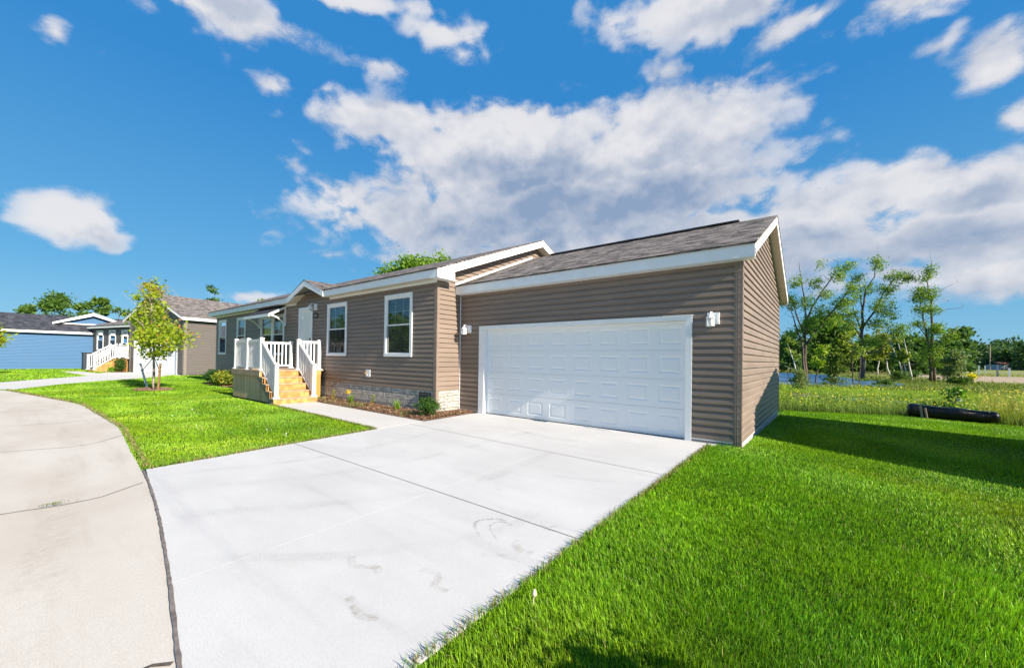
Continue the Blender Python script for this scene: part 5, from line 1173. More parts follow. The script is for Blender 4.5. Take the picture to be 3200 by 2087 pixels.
def nrail(a0, d0, zb0, zt0, a1, d1, zb1, zt1, n):
    w = MB(*FN)
    for z0, z1, h in ((zb0, zb1, .07), (zt0, zt1, .08)):
        u = Vector((a1 - a0, d1 - d0)).normalized(); nx, nd_ = -u.y * .035, u.x * .035; c = []
        for (a, d, z) in ((a0, d0, z0), (a1, d1, z1)): c += [(a - nx, d - nd_, z - h / 2), (a + nx, d + nd_, z - h / 2), (a + nx, d + nd_, z + h / 2), (a - nx, d - nd_, z + h / 2)]
        w.solid(c)
    r = w.build('railing', VINYL, nd)
    for k_ in range(1, n):
        t = k_ / n; a, d = a0 + (a1 - a0) * t, d0 + (d1 - d0) * t; w = MB(*FN); w.box(a - .022, a + .022, d - .022, d + .022, zb0 + (zb1 - zb0) * t, zt0 + (zt1 - zt0) * t); w.build('baluster', VINYL, r)
for a in (9.5, 10.5): nrail(a, 1.25, .28, 1.20, a, .12, 1.14, 2.02, 8)
nrail(9.45, .09, 1.14, 2.02, 8.8, .09, 1.14, 2.02, 5); nrail(8.7, .09, 1.14, 2.02, 7.75, .09, 1.14, 2.02, 7); nrail(10.5, .05, 1.14, 2.02, 10.5, -1.15, 1.14, 2.02, 8)
flat('neighbour_driveway', [tuple(p) for p in ND], .012, WALKC, .1)
bed('mulch_bed', [tuple((O2 + A2 * a + B2 * b_)[:2]) for a, b_ in ((7.1, .1), (7.2, .9), (9.3, 1.3), (9.35, .12))], .03)
for k_, (a, b_, lab) in enumerate(((9.0, .55, 'small bright plant nearest the steps of the grey house'), (8.1, .62, 'small bright plant farther from the steps of the grey house'))):
    p = O2 + A2 * a + B2 * b_; t = thing('perennial', (p.x, p.y, .03), lab, 'plant'); np.random.seed(70 + k_); n = 60; P = np.tile([p.x, p.y, .03], (n, 1)) + np.random.randn(n, 3) * [.05, .05, 0]
    v, f, c = blades(P, .3 + .15 * np.random.rand(n), np.full(n, .04), np.clip(np.abs(np.random.randn(n)) * .5 + .2, 0, 1), np.array([.2, .4, .03]) * (.7 + .6 * np.random.rand(n, 1))); npmesh('leaves', v, f, c, LEAFM, off=(p.x, p.y, .03), parent=t)
p = O2 + A2 * 7.75 + B2 * .5; shrub('holly_shrub', (p.x, p.y, .03), [(p.x, p.y, .55, .35, .3, .42, 1)], 900, .05, [(.02, .06, .01), (.08, .17, .03)], 66, 'dark upright shrub by the garage wall of the grey house', clump=.1)
# blue house
bh = thing('blue_house', (-50, -5, 0), 'blue vinyl-sided house with charcoal roof and a small white-trimmed gable at far left', 'house')
FB = ((-50, 0, 0), (0, 1, 0), (1, 0, 0)); w = MB(*FB); clad(w, -17, 6, .02, .12, INF, INFR, 3.1, depth=.034); w.build('front_wall', SIDING_BLUE, bh)
w = MB(*FB); w.box(-17, 6, -.1, -.002, 0, 3.1); w.box(-17, -16.9, -8, -.1, 0, 3.1); w.box(5.9, 6, -8, -.1, 0, 3.1); w.build('end_wall', SIDING_BLUE, bh)
w = MB(*FB); roof_slab(w, -17.4, 6.4, .36, 3.27, -4.0, 4.84, .04); roof_slab(w, -17.4, 6.4, -8.4, 3.27, -4.0, 4.84, .04)
gy, gz0, gz1 = -2.7, 4.05, 5.10; sB = (4.84 - 3.27) / 4.36
for sg in (-1, 1):
    L = math.hypot(2.5, gz1 - gz0); w.face([(gy + sg * 2.5, -1.25, gz0), (gy, -1.25, gz1), (gy, -6.5, gz1), (gy + sg * 2.5, -6.5, gz0)], [(0, 0), (0, L), (5, L), (5, 0)])
w.build('roof', SHINGLE3, bh)
w = MB(*FB); w.box(-17.4, 6.4, .33, .355, 3.05, 3.24); w.build('fascia', WHITE, bh)
w = MB(*FB); gw = lambda z: gy - 1.95 * (4.88 - z) / (4.88 - 4.05); clad(w, gy - 2.4, gy + 2.4, 4.05, .105, gw, lambda z: 2 * gy - gw(z), 4.86); w.O = w.O
for i_, vv in enumerate(w.v): w.v[i_] = vv + Vector((-1.55, 0, 0))
w.build('gable_wall', SIDING_BLUE, bh)
w = MB(*FB)
for sg in (-1, 1): a0 = gy + sg * 2.5; w.solid([(a0, -1.22, gz0 - .14), (gy, -1.22, gz1 - .28), (gy, -1.18, gz1 - .28), (a0, -1.18, gz0 - .14), (a0, -1.22, gz0 + .02), (gy, -1.22, gz1), (gy, -1.18, gz1), (a0, -1.18, gz0 + .02)])
w.box(gy - 1.95, gy + 1.95, -1.5, -1.44, 3.98, 4.07); w.build('rake_board', WHITE, bh)
ac = thing('utility_box', (-46.2, -3.4, 0), 'dark box just visible behind the far stair railing beside the blue house', 'utility box')
w = MB(); w.box(-46.7, -45.8, 3.05, 3.75, 0, 1.38); w.box(-46.75, -45.75, 3.0, 3.8, 1.38, 1.46); w.build('cabinet', mat('dark_blue_plastic', (.02, .03, .05), .5), ac, bevel=.02)
# house to the right of the frame that throws the shadow on the lawn
nb = thing('neighbour_house', (6.9, 3.6, -.2), 'neighbouring house beyond the right picture edge that shades the side lawn', 'house')
FX = ((6.86, 0, 0), (0, 1, 0), (-1, 0, 0)); w = MB(*FX); prof_ = [(1.17, 3.92), (5.27, 4.71), (6.12, 4.4)]
xln = lambda z: 1.17 if z < 3.92 else 1.17 + (z - 3.92) / .79 * 4.1
xrn = lambda z: 6.12 if z < 4.4 else 6.12 - (z - 4.4) / .31 * .85
clad(w, 1.17, 6.12, -.3, .122, xln, xrn, 4.70); w.prism([(1.17, -.4), (6.12, -.4), (6.12, 4.4), (5.27, 4.71), (1.17, 3.92)], -.12, -.004); w.build('side_wall', SIDING_GREY, nb)
w = MB(*FX); w.prism([(-.75, -.4), (-.75, .9), (-.05, 1.75), (1.16, 3.5), (1.16, -.4)], -2.0, 0); w.build('shadow_wing', SIDING_GREY, nb)  # added wing, its outline shaped to widen the shadow on the side lawn
w = MB(*FX); w.box(1.17, 1.3, -7.5, -.1, -.4, 3.92); w.box(6.0, 6.12, -7.5, -.1, -.4, 4.4); w.build('wall', SIDING_GREY, nb)
w = MB(*FX)
for (y0, z0), (y1, z1) in zip(prof_[:-1], prof_[1:]): w.solid([(y0, .02, z0), (y0, -7.6, z0), (y1, -7.6, z1), (y1, .02, z1), (y0, .02, z0 + .05), (y0, -7.6, z0 + .05), (y1, -7.6, z1 + .05), (y1, .02, z1 + .05)])
w.build('roof', SHINGLE2, nb)

# ================================================================== RIGHT BACKGROUND
def sheet(name, P, z, m): 
    o = flat(name, P, z, m); return o
flat('pond', [tuple(p) for p in (POND + 0.0)], -.655, WATER)
ell = [(3.4 + 3.2 * math.cos(a), 22.8 + 2.1 * math.sin(a)) for a in np.linspace(0, 6.283, 24, endpoint=False)]
flat('ditch_water', ell, -.69, WATER)
# meadow weeds
np.random.seed(33); parts = []
def wedge(n, y0, y1, l=1.5, r=2.5, power=1.0):
    y = y0 + (y1 - y0) * np.random.rand(n) ** power; x0 = 1.95 - .08 * (y + 7.44) - l; x1 = 1.95 + .2475 * (y + 7.44) + r; return x0 + (x1 - x0) * np.random.rand(n), y
def weeds(n, y0, y1, L, Wd, cA, cB, power=1.0, mask=None, lean=.45, tip=None):
    x, y = wedge(n, y0, y1, power=power); ok = y > lawn_edge(x) + .05
    if mask is not None: ok &= mask(x, y)
    ok &= ~((x < .9) & (y < 6.9)); x, y = x[ok], y[ok]; n = len(x)
    patch = vnoise(x, y, .8, 7) * .6 + vnoise(x, y, 2.5, 8) * .5; LL = (L[0] + (L[1] - L[0]) * np.random.rand(n)) * (.25 + 1.3 * patch * vnoise(x, y, 4.5, 14) + .25 * patch)
    t = np.clip(patch + np.random.randn(n) * .2, 0, 1)[:, None]; c = np.array(cA) * (1 - t) + np.array(cB) * t
    parts.append(blades(np.stack([x, y, gz(x, y) - .03], -1), LL, np.full(n, 1.0) * Wd * (.6 + .8 * np.random.rand(n)), np.clip(np.abs(np.random.randn(n)) * lean + .05, 0, 1.1), c, tipcol=tip))
    return x, y, LL
dry_ = lambda x, y: (np.hypot((x - 3.4) / 2.9, (y - 22.8) / 1.9) > .95)
# near belt: brownish green stems then brighter growth
weeds(30000, 8, 15, (.15, .6), .012, (.07, .12, .025), (.20, .31, .05), tip=(.25, .30, .08))
weeds(22000, 13, 20, (.15, .45), .018, (.08, .14, .03), (.21, .33, .05), mask=dry_, tip=(.28, .32, .08))
weeds(9000, 20, 26, (.1, .4), .022, (.12, .19, .03), (.24, .34, .04), mask=dry_)
weeds(16000, 25.5, 36, (.05, .18), .03, (.15, .27, .03), (.30, .42, .04), tip=(.42, .42, .1))
weeds(9000, 34, 62, (.12, .4), .05, (.07, .12, .02), (.22, .26, .05), mask=lambda x, y: poly_sdf(POND, x, y) > .1)
weeds(6000, 60, 130, (.15, .45), .09, (.16, .19, .04), (.27, .28, .07), mask=lambda x, y: (poly_sdf(POND, x, y) > .1) & ~((x > 13.5) & (y > 66) & (y < 108)))
# golden tall growth on the right
weeds(15000, 11, 20, (.5, 1.15), .013, (.14, .22, .04), (.34, .34, .06), mask=lambda x, y: x > 5.6 + .22 * (y - 11) , tip=(.46, .44, .14))
V_, F_, C_ = cat(parts); print('weed faces', len(F_)); tag(npmesh('meadow_plants', V_, F_, C_, WEEDM), 'tall wild grasses and weeds between the lawn and the ponds', 'meadow', kind='stuff')
def flowers(n, y0, y1, col, size, zr, mask=None, seed=1, power=1.0):
    x, y = wedge(n, y0, y1, power=power); ok = y > lawn_edge(x) + .3
    if mask is not None: ok &= mask(x, y)
    ok &= vnoise(x, y, .9, seed) > .55; x, y = x[ok], y[ok]; z = gz(x, y) + zr[0] + (zr[1] - zr[0]) * np.random.rand(len(x))
    return leafcloud_pts(np.stack([x, y, z], -1), size, col)
def leafcloud_pts(c, size, col):
    n = len(c); a = np.random.randn(n, 3); a /= np.linalg.norm(a, axis=1)[:, None]; b = np.random.randn(n, 3); b -= (b * a).sum(1)[:, None] * a; b /= np.linalg.norm(b, axis=1)[:, None]
    s = (size * (.5 + np.random.rand(n)))[:, None]; a = a * s; b = b * s * .7; V = np.stack([c - a, c + b, c + a, c - b], 1).reshape(-1, 3)
    t = np.random.rand(n)[:, None]; cl = np.array(col[0]) * (1 - t) + np.array(col[1]) * t; return V, np.arange(4 * n).reshape(n, 4), np.repeat(cl, 4, 0)
fl = [flowers(1800, 9, 24, [(.55, .50, .02), (.75, .70, .05)], .035, (.25, .6), seed=3, mask=dry_), flowers(1200, 24, 38, [(.45, .50, .04), (.6, .60, .08)], .05, (.15, .35), seed=4), flowers(900, 10, 20, [(.65, .66, .5), (.75, .76, .6)], .018, (.3, .7), seed=6), flowers(5000, 11, 20, [(.50, .42, .10), (.62, .54, .18)], .03, (.5, 1.1), seed=9, mask=lambda x, y: x > 5.6 + .22 * (y - 11)),
      flowers(12000, 9, 22, [(.13, .24, .03), (.30, .42, .06)], .035, (.1, .5), seed=12, mask=dry_)]
V_, F_, C_ = cat(fl); tag(npmesh('meadow_flowers', V_, F_, C_, LEAFM), 'yellow goldenrod and pale seed heads scattered through the wild meadow', 'flowers', kind='stuff')

# plastic-wrapped roll with its stakes
rl = thing('plastic_roll', (4.15, 10.75, -.32), 'long black plastic sheeting roll lying at the lawn edge by the wild meadow', 'plastic roll')
w = MB(); P = []; Rr = []
for t in np.linspace(0, 1, 34):
    P.append(Vector((4.05 + 1.95 * t, 10.85 - .05 * t + .02 * math.sin(9 * t), -.13 - .02 * t + .012 * math.sin(14 * t)))); Rr.append((.215 - .055 * t) * (1 + .03 * math.sin(25 * t)) * min(1, (t * 30 + .15)) ** .4 * min(1, ((1 - t) * 30 + .35)) ** .4)
n0 = len(w.v); w.tube(P, Rr, 26)
for i_, vv in enumerate(w.v):
    rel = vv.z + .15; w.v[i_] = Vector((vv.x, vv.y, vv.z + (.05 if rel > 0 else 0) * (1 - (vv.x - 4.05) / 2.5))) + Vector((mnoise.noise(vv * 9), mnoise.noise(vv * 9 + Vector((5, 5, 5))), mnoise.noise(vv * 9 + Vector((9, 1, 5))))) * .012
w.build('sheeting', PLASTIC, rl, smooth=True)
w = MB(); w.tube([(4.05, 10.72, .09), (4.7, 10.70, .05), (5.9, 10.70, .0)], .012, 5); w.build('folded_hem', PLASTIC, rl)
for q, (lab, pp, h) in enumerate((('tall weathered stake leaning on the left end of the black roll', ((4.37, 10.56, -.34), (4.30, 10.60, .15)), .04), ('short weathered stake beside the tall one at the black roll', ((4.47, 10.55, -.34), (4.42, 10.60, .03)), .03), ('small stake end poking out at the right end of the black roll', ((5.78, 10.72, -.02), (5.78, 10.73, .07)), .025))):
    t = thing('wooden_stake', pp[0], lab, 'stake', 'stakes at the plastic roll'); w = MB(); w.tube([pp[0], pp[1]], h, 4); w.build('stake_post', GREYW, t)

def tree(name, loc, lab, trunks, blobs, n, size, cols, seed, bark=BARK, clump=.5, twigs=3, group=None, catg='tree'):
    t = thing(name, loc, lab, catg, group); limbs(t, trunks, bark, twigs=twigs, seed=seed)
    if n: crown(t, blobs, n, size, cols, seed, clump=clump)
    return t
def along(pts, y0, dy, rng, every=1):          # picture-plane skeleton points -> 3D with some depth
    out = []
    for i, (x, z) in enumerate(pts): out.append((x, y0 + dy * i / max(1, len(pts) - 1), z))
    return out
GR = [(.07, .155, .02), (.25, .38, .055), (.42, .44, .06), .06]
gb = lambda L, r=.75: [(x, y, z, rr, rr, rr * .7, w_) for x, y, z, rr, w_ in L]
# T1 – left cottonwood with several stems
y1 = 50
tree('cottonwood', (.1, y1, -.8), 'many-stemmed open cottonwood nearest the garage at the pond edge', [
    ([(.12, 50, -.9), (.10, 50, .9), (.03, 50, 4.2), (.07, 50, 6.4), (-.12, 50, 9.3), (-.43, 50.3, 11.5), (-.61, 50.5, 13.2)], .19, .02),
    ([(.14, 50, 3.6), (1.6, 49.5, 5.9), (2.9, 49, 7.75), (3.75, 48.8, 9.2), (4.2, 48.6, 10.7)], .14, .03), ([(.01, 50, 6.2), (.92, 50.5, 8.5), (2.0, 51, 10.5), (2.67, 51, 11.7), (3.0, 51, 13.0)], .12, .025),
    ([(0, 50, 4.6), (-.7, 51, 6.6), (-1.2, 51.5, 8.6), (-1.7, 52, 9.8)], .13, .03), ([(-.1, 49.9, -.9), (-.15, 49.6, 3), (-.9, 49, 6), (-1.5, 48.5, 8)], .16, .03), ([(1.6, 49.5, 5.9), (3.0, 49.5, 7.0), (4.0, 49.5, 7.6)], .06, .02)],
    [(-1.3, 50.5, 8.6, .9, 1, 1.1, 1.2), (-.9, 50, 10.9, .7, 1, .8, .8), (.2, 50, 8.3, .9, 1.2, .9, .9), (.9, 50.5, 10.6, .6, .8, .7, .5), (3.3, 49, 7.9, .9, .9, .8, 1.2), (4.1, 48.8, 9.3, .7, .8, .9, 1.1), (3.1, 50.9, 11.6, .8, .8, .9, 1.0), (3.9, 49, 12.0, .5, .6, .5, .35), (1.6, 50, 7.2, .9, 1, .7, .8), (.3, 50, 6.2, .7, .9, .6, .7), (-.9, 50, 5.0, .8, 1, .7, .7), (2.3, 49.5, 6.1, 1.2, .9, .5, .8), (2.0, 50.5, 9.2, .6, .7, .5, .4), (1.4, 50.5, 12.9, .35, .4, .5, .25), (.9, 49.5, 5.0, .5, .8, .6, .35)], 9500, .078, GR, 101, clump=.27, twigs=4)
# T2 – middle
tree('cottonwood', (5.57, 60, -.6), 'tall single-trunk cottonwood in the middle of the three pond-side trees', [
    ([(5.57, 60, -.7), (5.55, 60, 3.0), (5.53, 60, 6.15), (5.58, 60, 8.4), (5.87, 60, 10.9), (6.68, 60, 12.35), (6.9, 60, 14.6)], .25, .025),
    ([(5.6, 60, 2.9), (6.83, 59.5, 2.85), (7.85, 59, 3.9), (8.95, 58.5, 5.3)], .11, .03), ([(5.53, 60, 5.8), (6.7, 60.5, 8.0), (7.6, 61, 10.4), (8.6, 61, 12.1), (9.4, 61, 12.6)], .14, .025),
    ([(5.5, 60, 5.5), (4.8, 60, 8.0), (4.6, 60.5, 9.4)], .10, .02), ([(5.5, 60, 4.5), (4.6, 59.5, 6.6), (3.6, 59, 7.8)], .09, .02), ([(5.55, 60, 8.4), (5.4, 60.4, 10.1), (5.2, 60.4, 13.0)], .09, .02), ([(5.5, 60, 3.0), (4.4, 59.3, 4.1), (3.5, 59, 4.6)], .07, .02)],
    [(6.9, 60, 13.9, .6, .7, 1.0, .9), (5.3, 60.4, 12.6, .6, .6, .7, .5), (9.0, 61, 12.3, 1.3, .8, .6, 1.2), (8.0, 61, 10.8, 1.0, .9, .9, 1.2), (10.0, 61, 12.0, .6, .5, .4, .4), (7.4, 60, 8.6, 1.2, 1, 1.0, 1.0), (8.2, 60, 7.5, .8, .9, .6, .6), (7.0, 60, 6.4, 1.3, 1, .8, 1.3), (4.2, 59.5, 7.7, 1.1, .9, .8, .9), (4.3, 59.5, 6.2, 1.1, 1, .6, .9), (8.8, 58.6, 5.4, 1.1, .8, .7, 1.3), (6.9, 59.6, 4.2, 1.2, .8, .6, .9), (5.4, 60, 3.9, .5, .6, .8, .5), (5.0, 60, 9.7, .7, .7, .7, .4), (6.1, 60, 11.0, .8, .7, .7, .5)], 10000, .085, GR, 102, clump=.30, twigs=4)
# T3 – right pair
tree('cottonwood', (11.8, 60, -.5), 'slender twin-trunk cottonwood on the right of the three pond-side trees', [
    ([(11.65, 60, -.7), (11.5, 60, 3.7), (11.17, 60, 5.95), (10.85, 60, 8.2), (10.55, 60, 10.3)], .17, .02), ([(12.0, 60.4, -.7), (11.8, 60.4, 4.4), (11.73, 60.4, 7.4), (11.57, 60.4, 10.0), (11.36, 60.4, 11.4), (11.76, 60.4, 13.2)], .18, .02),
    ([(11.7, 60, 3.0), (12.7, 59.6, 5.0), (13.4, 59.5, 4.5)], .07, .02), ([(11.7, 60.4, 7.2), (12.9, 60.4, 7.9), (14.2, 60.4, 8.0)], .04, .01), ([(11.4, 60, 4.5), (10.6, 60, 6.1), (10.1, 60, 6.4)], .06, .02), ([(11.7, 60.4, 9.4), (12.8, 60, 10.4), (13.8, 60, 11.0)], .03, .008)],
    [(11.6, 60.4, 12.6, .45, .4, .8, .6), (11.0, 60.4, 11.6, .5, .4, .4, .3), (10.7, 60, 9.6, .75, .7, 1.1, 1.4), (11.7, 60.4, 9.6, .55, .6, .9, .9), (11.0, 60, 7.9, .9, .7, .7, 1.0), (10.7, 60, 6.2, .6, .5, .4, .5), (11.9, 60.2, 7.7, .5, .5, .8, .5), (12.2, 60, 5.6, .7, .7, .6, .6), (12.9, 59.6, 4.6, .8, .6, .6, .9), (11.6, 60, 5.0, .6, .6, .9, .6), (11.6, 59.8, 2.9, 1.1, .7, 1.0, 1.2), (12.3, 59.8, 1.8, .7, .6, .8, .8)], 7500, .082, GR, 103, clump=.26, twigs=4)
# smaller things along the pond
def at_(x, y, dz=0): return float(gz(np.array([x]), np.array([y]))[0]) + dz
PINE = [(.03, .085, .022), (.11, .20, .05)]
OLIVE = [(.10, .17, .02), (.28, .36, .06)]
def simple_tree(name, x, y, h, r, lab, cols, seed, n=1600, size=.22, bark=BARK, tr=.12, low=.35, group=None, leanx=0.0, clump=None, stems=1):
    z0 = at_(x, y); trunks = []
    for s_ in range(stems): ox = (s_ - (stems - 1) / 2) * .35; trunks.append(([(x + ox, y, z0 - .1), (x + ox * 1.6 + leanx * .5, y, z0 + h * .5), (x + ox * 2.2 + leanx, y + .1, z0 + h * .95)], tr, .02))
    rng = np.random.RandomState(seed); bl = []
    for k_ in range(9):
        t = low + (1 - low) * rng.rand(); rr = r * (1 - abs(t - .6) * .9) * (.6 + .5 * rng.rand()); an = rng.rand() * 6.28; q = r * .6 * rng.rand()
        bl.append((x + leanx * t + q * math.cos(an), y + q * math.sin(an), z0 + h * t, rr * .7, rr * .7, rr * .5, rr))
    bl.append((x + leanx, y, z0 + h * .95, r * .3, r * .3, h * .08, r * .3))
    return tree(name, (x, y, z0), lab, trunks, bl, n, size, cols, seed, bark, clump or r * .16, 4, group)
simple_tree('pine_tree', -3.9, 93.5, 8.2, 2.7, 'dark pine overhanging the far side of the pond next to the garage wall', PINE, 201, 2600, .30, tr=.2, low=.12)
simple_tree('birch_tree', -.7, 57, 6.2, 1.0, 'leaning white birch standing in the pond-side brush nearest the garage', OLIVE, 202, 420, .13, BIRCH, .12, .45, leanx=-1.4)
simple_tree('sapling', .85, 47, 4.8, 1.0, 'leaning slim sapling with bright yellow-green leaves at the pond bank', [(.16, .28, .02), (.40, .50, .04)], 203, 700, .12, BARK, .09, .5, leanx=.9)
simple_tree('sapling', 4.31, 44.5, 4.6, .9, 'bare dark double-stemmed sapling just left of the middle cottonwood', OLIVE, 204, 160, .10, BARK, .08, .6, stems=2)
simple_tree('broadleaf_tree', 1.2, 99, 11.2, 4.6, 'big round dark green tree behind the pond, largest of the far bank', [(.04, .10, .018), (.15, .26, .04)], 205, 3600, .38, tr=.3, low=.1)
simple_tree('broadleaf_tree', 5.0, 100, 9.6, 3.2, 'olive green tree on the far bank left of the middle cottonwood trunk', OLIVE, 206, 2600, .33, tr=.25, low=.12)
simple_tree('cedar_tree', 2.7, 45.5, 3.9, 1.15, 'bushy olive green small tree growing at the near pond shore', [(.07, .12, .02), (.17, .22, .04)], 207, 2400, .10, tr=.1, low=.12, clump=.22)
for k_, (x, y, h, lx, lab, s_) in enumerate(((8.3, 104, 8.5, .6, 'slender birch with white trunk directly right of the middle cottonwood', 1), (9.7, 95, 7.2, .1, 'short white-stemmed birch second from the middle cottonwood', 1), (10.9, 89, 8.2, -1.6, 'leaning white birch with yellow-green leaves before the bare sand', 1), (11.0, 70.5, 6.3, -1.3, 'cluster of thin white birch stems beside the twin-trunk cottonwood', 3))):
    simple_tree('birch_tree', x, y, h, 1.6 if k_ < 3 else 1.0, lab, [(.12, .17, .02), (.33, .36, .05)] if k_ in (1, 2) else OLIVE, 210 + k_, 1500 if k_ in (1, 2) else 500, .2, BIRCH, .13, .35, leanx=lx, stems=s_, group='white birches along the pond')
simple_tree('spruce_tree', 14.6, 68, 5.0, 1.9, 'dark conifer bush directly behind the twin-trunk cottonwood', PINE, 220, 2200, .2, tr=.15, low=.06)
simple_tree('spruce_tree', 10.9, 76, 5.2, 1.9, 'dark conifer left of the twin-trunk cottonwood behind the birch stems', PINE, 221, 1900, .2, tr=.15, low=.06)
simple_tree('willow_shrub', 13.1, 58, 3.5, 1.15, 'soft grey-green willow bush at the right foot of the twin-trunk cottonwood', [(.10, .15, .06), (.22, .28, .12)], 222, 2400, .10, tr=.06, low=.08, stems=3)
simple_tree('willow_shrub', .35, 30.0, 1.35, .55, 'feathery grey-green willow bush on the bank nearest the garage', [(.10, .15, .06), (.24, .30, .11)], 223, 2400, .05, tr=.02, low=.1, stems=3, clump=.14)
simple_tree('pine_tree', 21.5, 104, 8.3, 3.2, 'rounded dark tree mass to the right behind the willow bush', PINE, 224, 2800, .36, tr=.2, low=.05)
simple_tree('pine_tree', 17.0, 112, 7.5, 3.4, 'dark tree seen between the twin-trunk cottonwood and the rounded dark mass', PINE, 225, 2600, .36, tr=.2, low=.05)
shrub('leafy_shrub', (5.2, 12.6, -.62), [(5.15, 12.6, .0, .50, .35, .32, 1), (5.45, 12.6, .35, .22, .25, .22, .35)], 330, .062, [(.03, .10, .012), (.10, .24, .03), (.45, .52, .35), .15], 230, 'broad-leaved glossy green shrub standing behind the black plastic roll', stems=10, clump=.12)
shrub('leafy_shrub', (6.05, 12.0, -.60), [(6.0, 12.0, -.2, .28, .22, .2, 1)], 260, .045, [(.18, .30, .02), (.34, .48, .03)], 231, 'low bright lime-green bush right of the glossy shrub behind the black roll', stems=7, clump=.08)
shrub('leafy_shrub', (.42, 13.6, -.6), [(.36, 13.6, .02, .16, .2, .32, 1)], 300, .03, [(.14, .26, .02), (.36, .46, .05)], 232, 'small light green bush against the rear garage corner', stems=6, clump=.06)
shrub('goldenrod', (14.9, 60, -.55), [(14.9, 60, .15, .32, .4, .3, 1)], 700, .06, [(.65, .52, .02), (.80, .70, .05), (.2, .3, .03), .25], 233, 'bright yellow goldenrod clump in front of the bare dirt strip', stems=12, clump=.12)
for k_, (x, y, r, lab) in enumerate(((6.4, 46.5, .8, 'round dark green bush right of the pond arm'), (9.2, 62, 1.0, 'low green bush between the middle and right cottonwoods'), (12.6, 52, .8, 'low bush in front of the twin-trunk cottonwood'), (5.4, 56.5, .9, 'dark bush at the foot of the middle cottonwood'), (2.2, 41, .6, 'small green bush at the near pond shore'), (-.3, 47, 1.1, 'brushy green thicket at the foot of the many-stemmed cottonwood'))):
    z0 = at_(x, y); shrub('bush', (x, y, z0), [(x, y, z0 + r * .55, r * .9, r * .7, r * .5, 1)], 900, .09, [(.03, .08, .015), (.14, .22, .04)], 240 + k_, lab, group='bushes along the pond', stems=6, clump=r * .2)
# brush pile, orange silt barrier, dirt berm rim
bp = thing('brush_pile', (1.6, 42.6, -.7), 'brown heap of cut branches at the foot of the leaning sapling', 'brush pile'); w = MB(); rng = random.Random(8)
for k_ in range(70): x, y = rng.gauss(1.4, .8), rng.gauss(40.5, .4); z = at_(x, y) + abs(rng.gauss(0, .15)); an = rng.uniform(-.6, .6); w.tube([(x, y, z), (x + 1.1 * math.cos(an), y + .6 * math.sin(an), z + rng.uniform(-.1, .35))], [.03, .01], 4)
w.build('branches', BARK, bp)
ob = thing('orange_barrier', (-.9, 33, -.6), 'low orange fabric barrier on the pond bank next to the garage corner', 'barrier'); w = MB()
for i_ in range(12): xa, xb = -2.6 + i_ * .26, -2.34 + i_ * .26; w.solid([(xa, 33, at_(xa, 33) - .05), (xb, 33, at_(xb, 33) - .05), (xb, 33.05, at_(xb, 33) - .05), (xa, 33.05, at_(xa, 33) - .05), (xa, 33, at_(xa, 33) + .30 + .03 * math.sin(i_)), (xb, 33, at_(xb, 33) + .30 + .03 * math.sin(i_ + 1)), (xb, 33.05, at_(xb, 33) + .30 + .03 * math.sin(i_ + 1)), (xa, 33.05, at_(xa, 33) + .30 + .03 * math.sin(i_))])
w.build('fabric', mat('orange_fabric', (.55, .16, .05), .7), ob)
# marker posts in the field
for k_, (x, y, h, m_, lab) in enumerate(((27.23, 138, 2.0, WHITE, 'leftmost white marker post in the far field'), (28.62, 133, 1.9, mat('grey_blue_paint', (.25, .3, .38), .5), 'grey-blue utility pedestal left of the second white post'), (27.77, 122, 1.9, WHITE, 'second white marker post between the two grey pedestals'), (27.38, 108.4, 2.1, MATS['grey_blue_paint'], 'grey-blue utility pedestal left of the rightmost white post'), (28.76, 108.2, 1.5, WHITE, 'rightmost white marker post in the far field'), (36.5, 160, 1.9, WHITE, 'thin white post standing farthest back beside the field road'))):
    t = thing('marker_post', (x, y, -.6), lab, 'post', 'marker posts in the far field'); w = MB(); w.box(x - .11, x + .11, -y - .11, -y + .11, -.62, -.6 + h); w.box(x - .14, x + .14, -y - .14, -y + .14, -.6 + h, -.5 + h); w.build('shaft', m_, t)
ll_ = thing('street_lamp', (43.5, 205, -.6), 'dark lamp post with round white globe across the far field', 'street lamp'); w = MB(); w.tube([(43.5, 205, -.6), (43.5, 205, 5.6)], [.16, .10], 8); w.build('lamp_post', BLACKM, ll_)
w = MB(); w.lathe((43.5, -205, 5.6), [(.1, 0), (.38, .25), (.45, .5), (.35, .8), (.05, .95)], 12); w.build('globe', BULB, ll_, smooth=True)
pl_ = thing('utility_pole', (63.2, 282, -.6), 'tall thin wooden utility pole before the far treeline', 'pole'); w = MB(); w.tube([(63.2, 282, -.6), (63.2, 282, 11.2)], [.28, .18], 7); w.build('pole_shaft', GREYW, pl_); w = MB(); w.box(62.4, 64.0, -282.1, -281.9, 10.2, 10.4); w.build('crossarm', GREYW, pl_)
sh_ = thing('shed', (73, 293, -.6), 'small pale blue-grey building with low roof at the foot of the far treeline', 'building'); FSH = ((68, 288, -.6), (.79, .61, 0), (.61, -.79, 0))
w = MB(*FSH); w.box(0, 6.2, -6, 0, 0, 2.6); w.prism([(6.2, 0), (16, 0), (16, 4.2), (15.2, 4.3), (6.2, 3.0)], -6, .05); w.build('wall', mat('pale_blue_grey_paint', (.30, .36, .42), .7), sh_)
w = MB(*FSH); w.solid([(-.4, .4, 2.6), (6.4, .4, 2.6), (6.4, -3, 3.9), (-.4, -3, 3.9), (-.4, .4, 2.8), (6.4, .4, 2.8), (6.4, -3, 4.1), (-.4, -3, 4.1)]); w.build('roof', mat('dull_red_roof', (.25, .10, .09), .8), sh_)
w = MB(*FSH); w.box(10.6, 12.0, .06, .1, 1.0, 2.3); w.build('window', BLACKM, sh_)
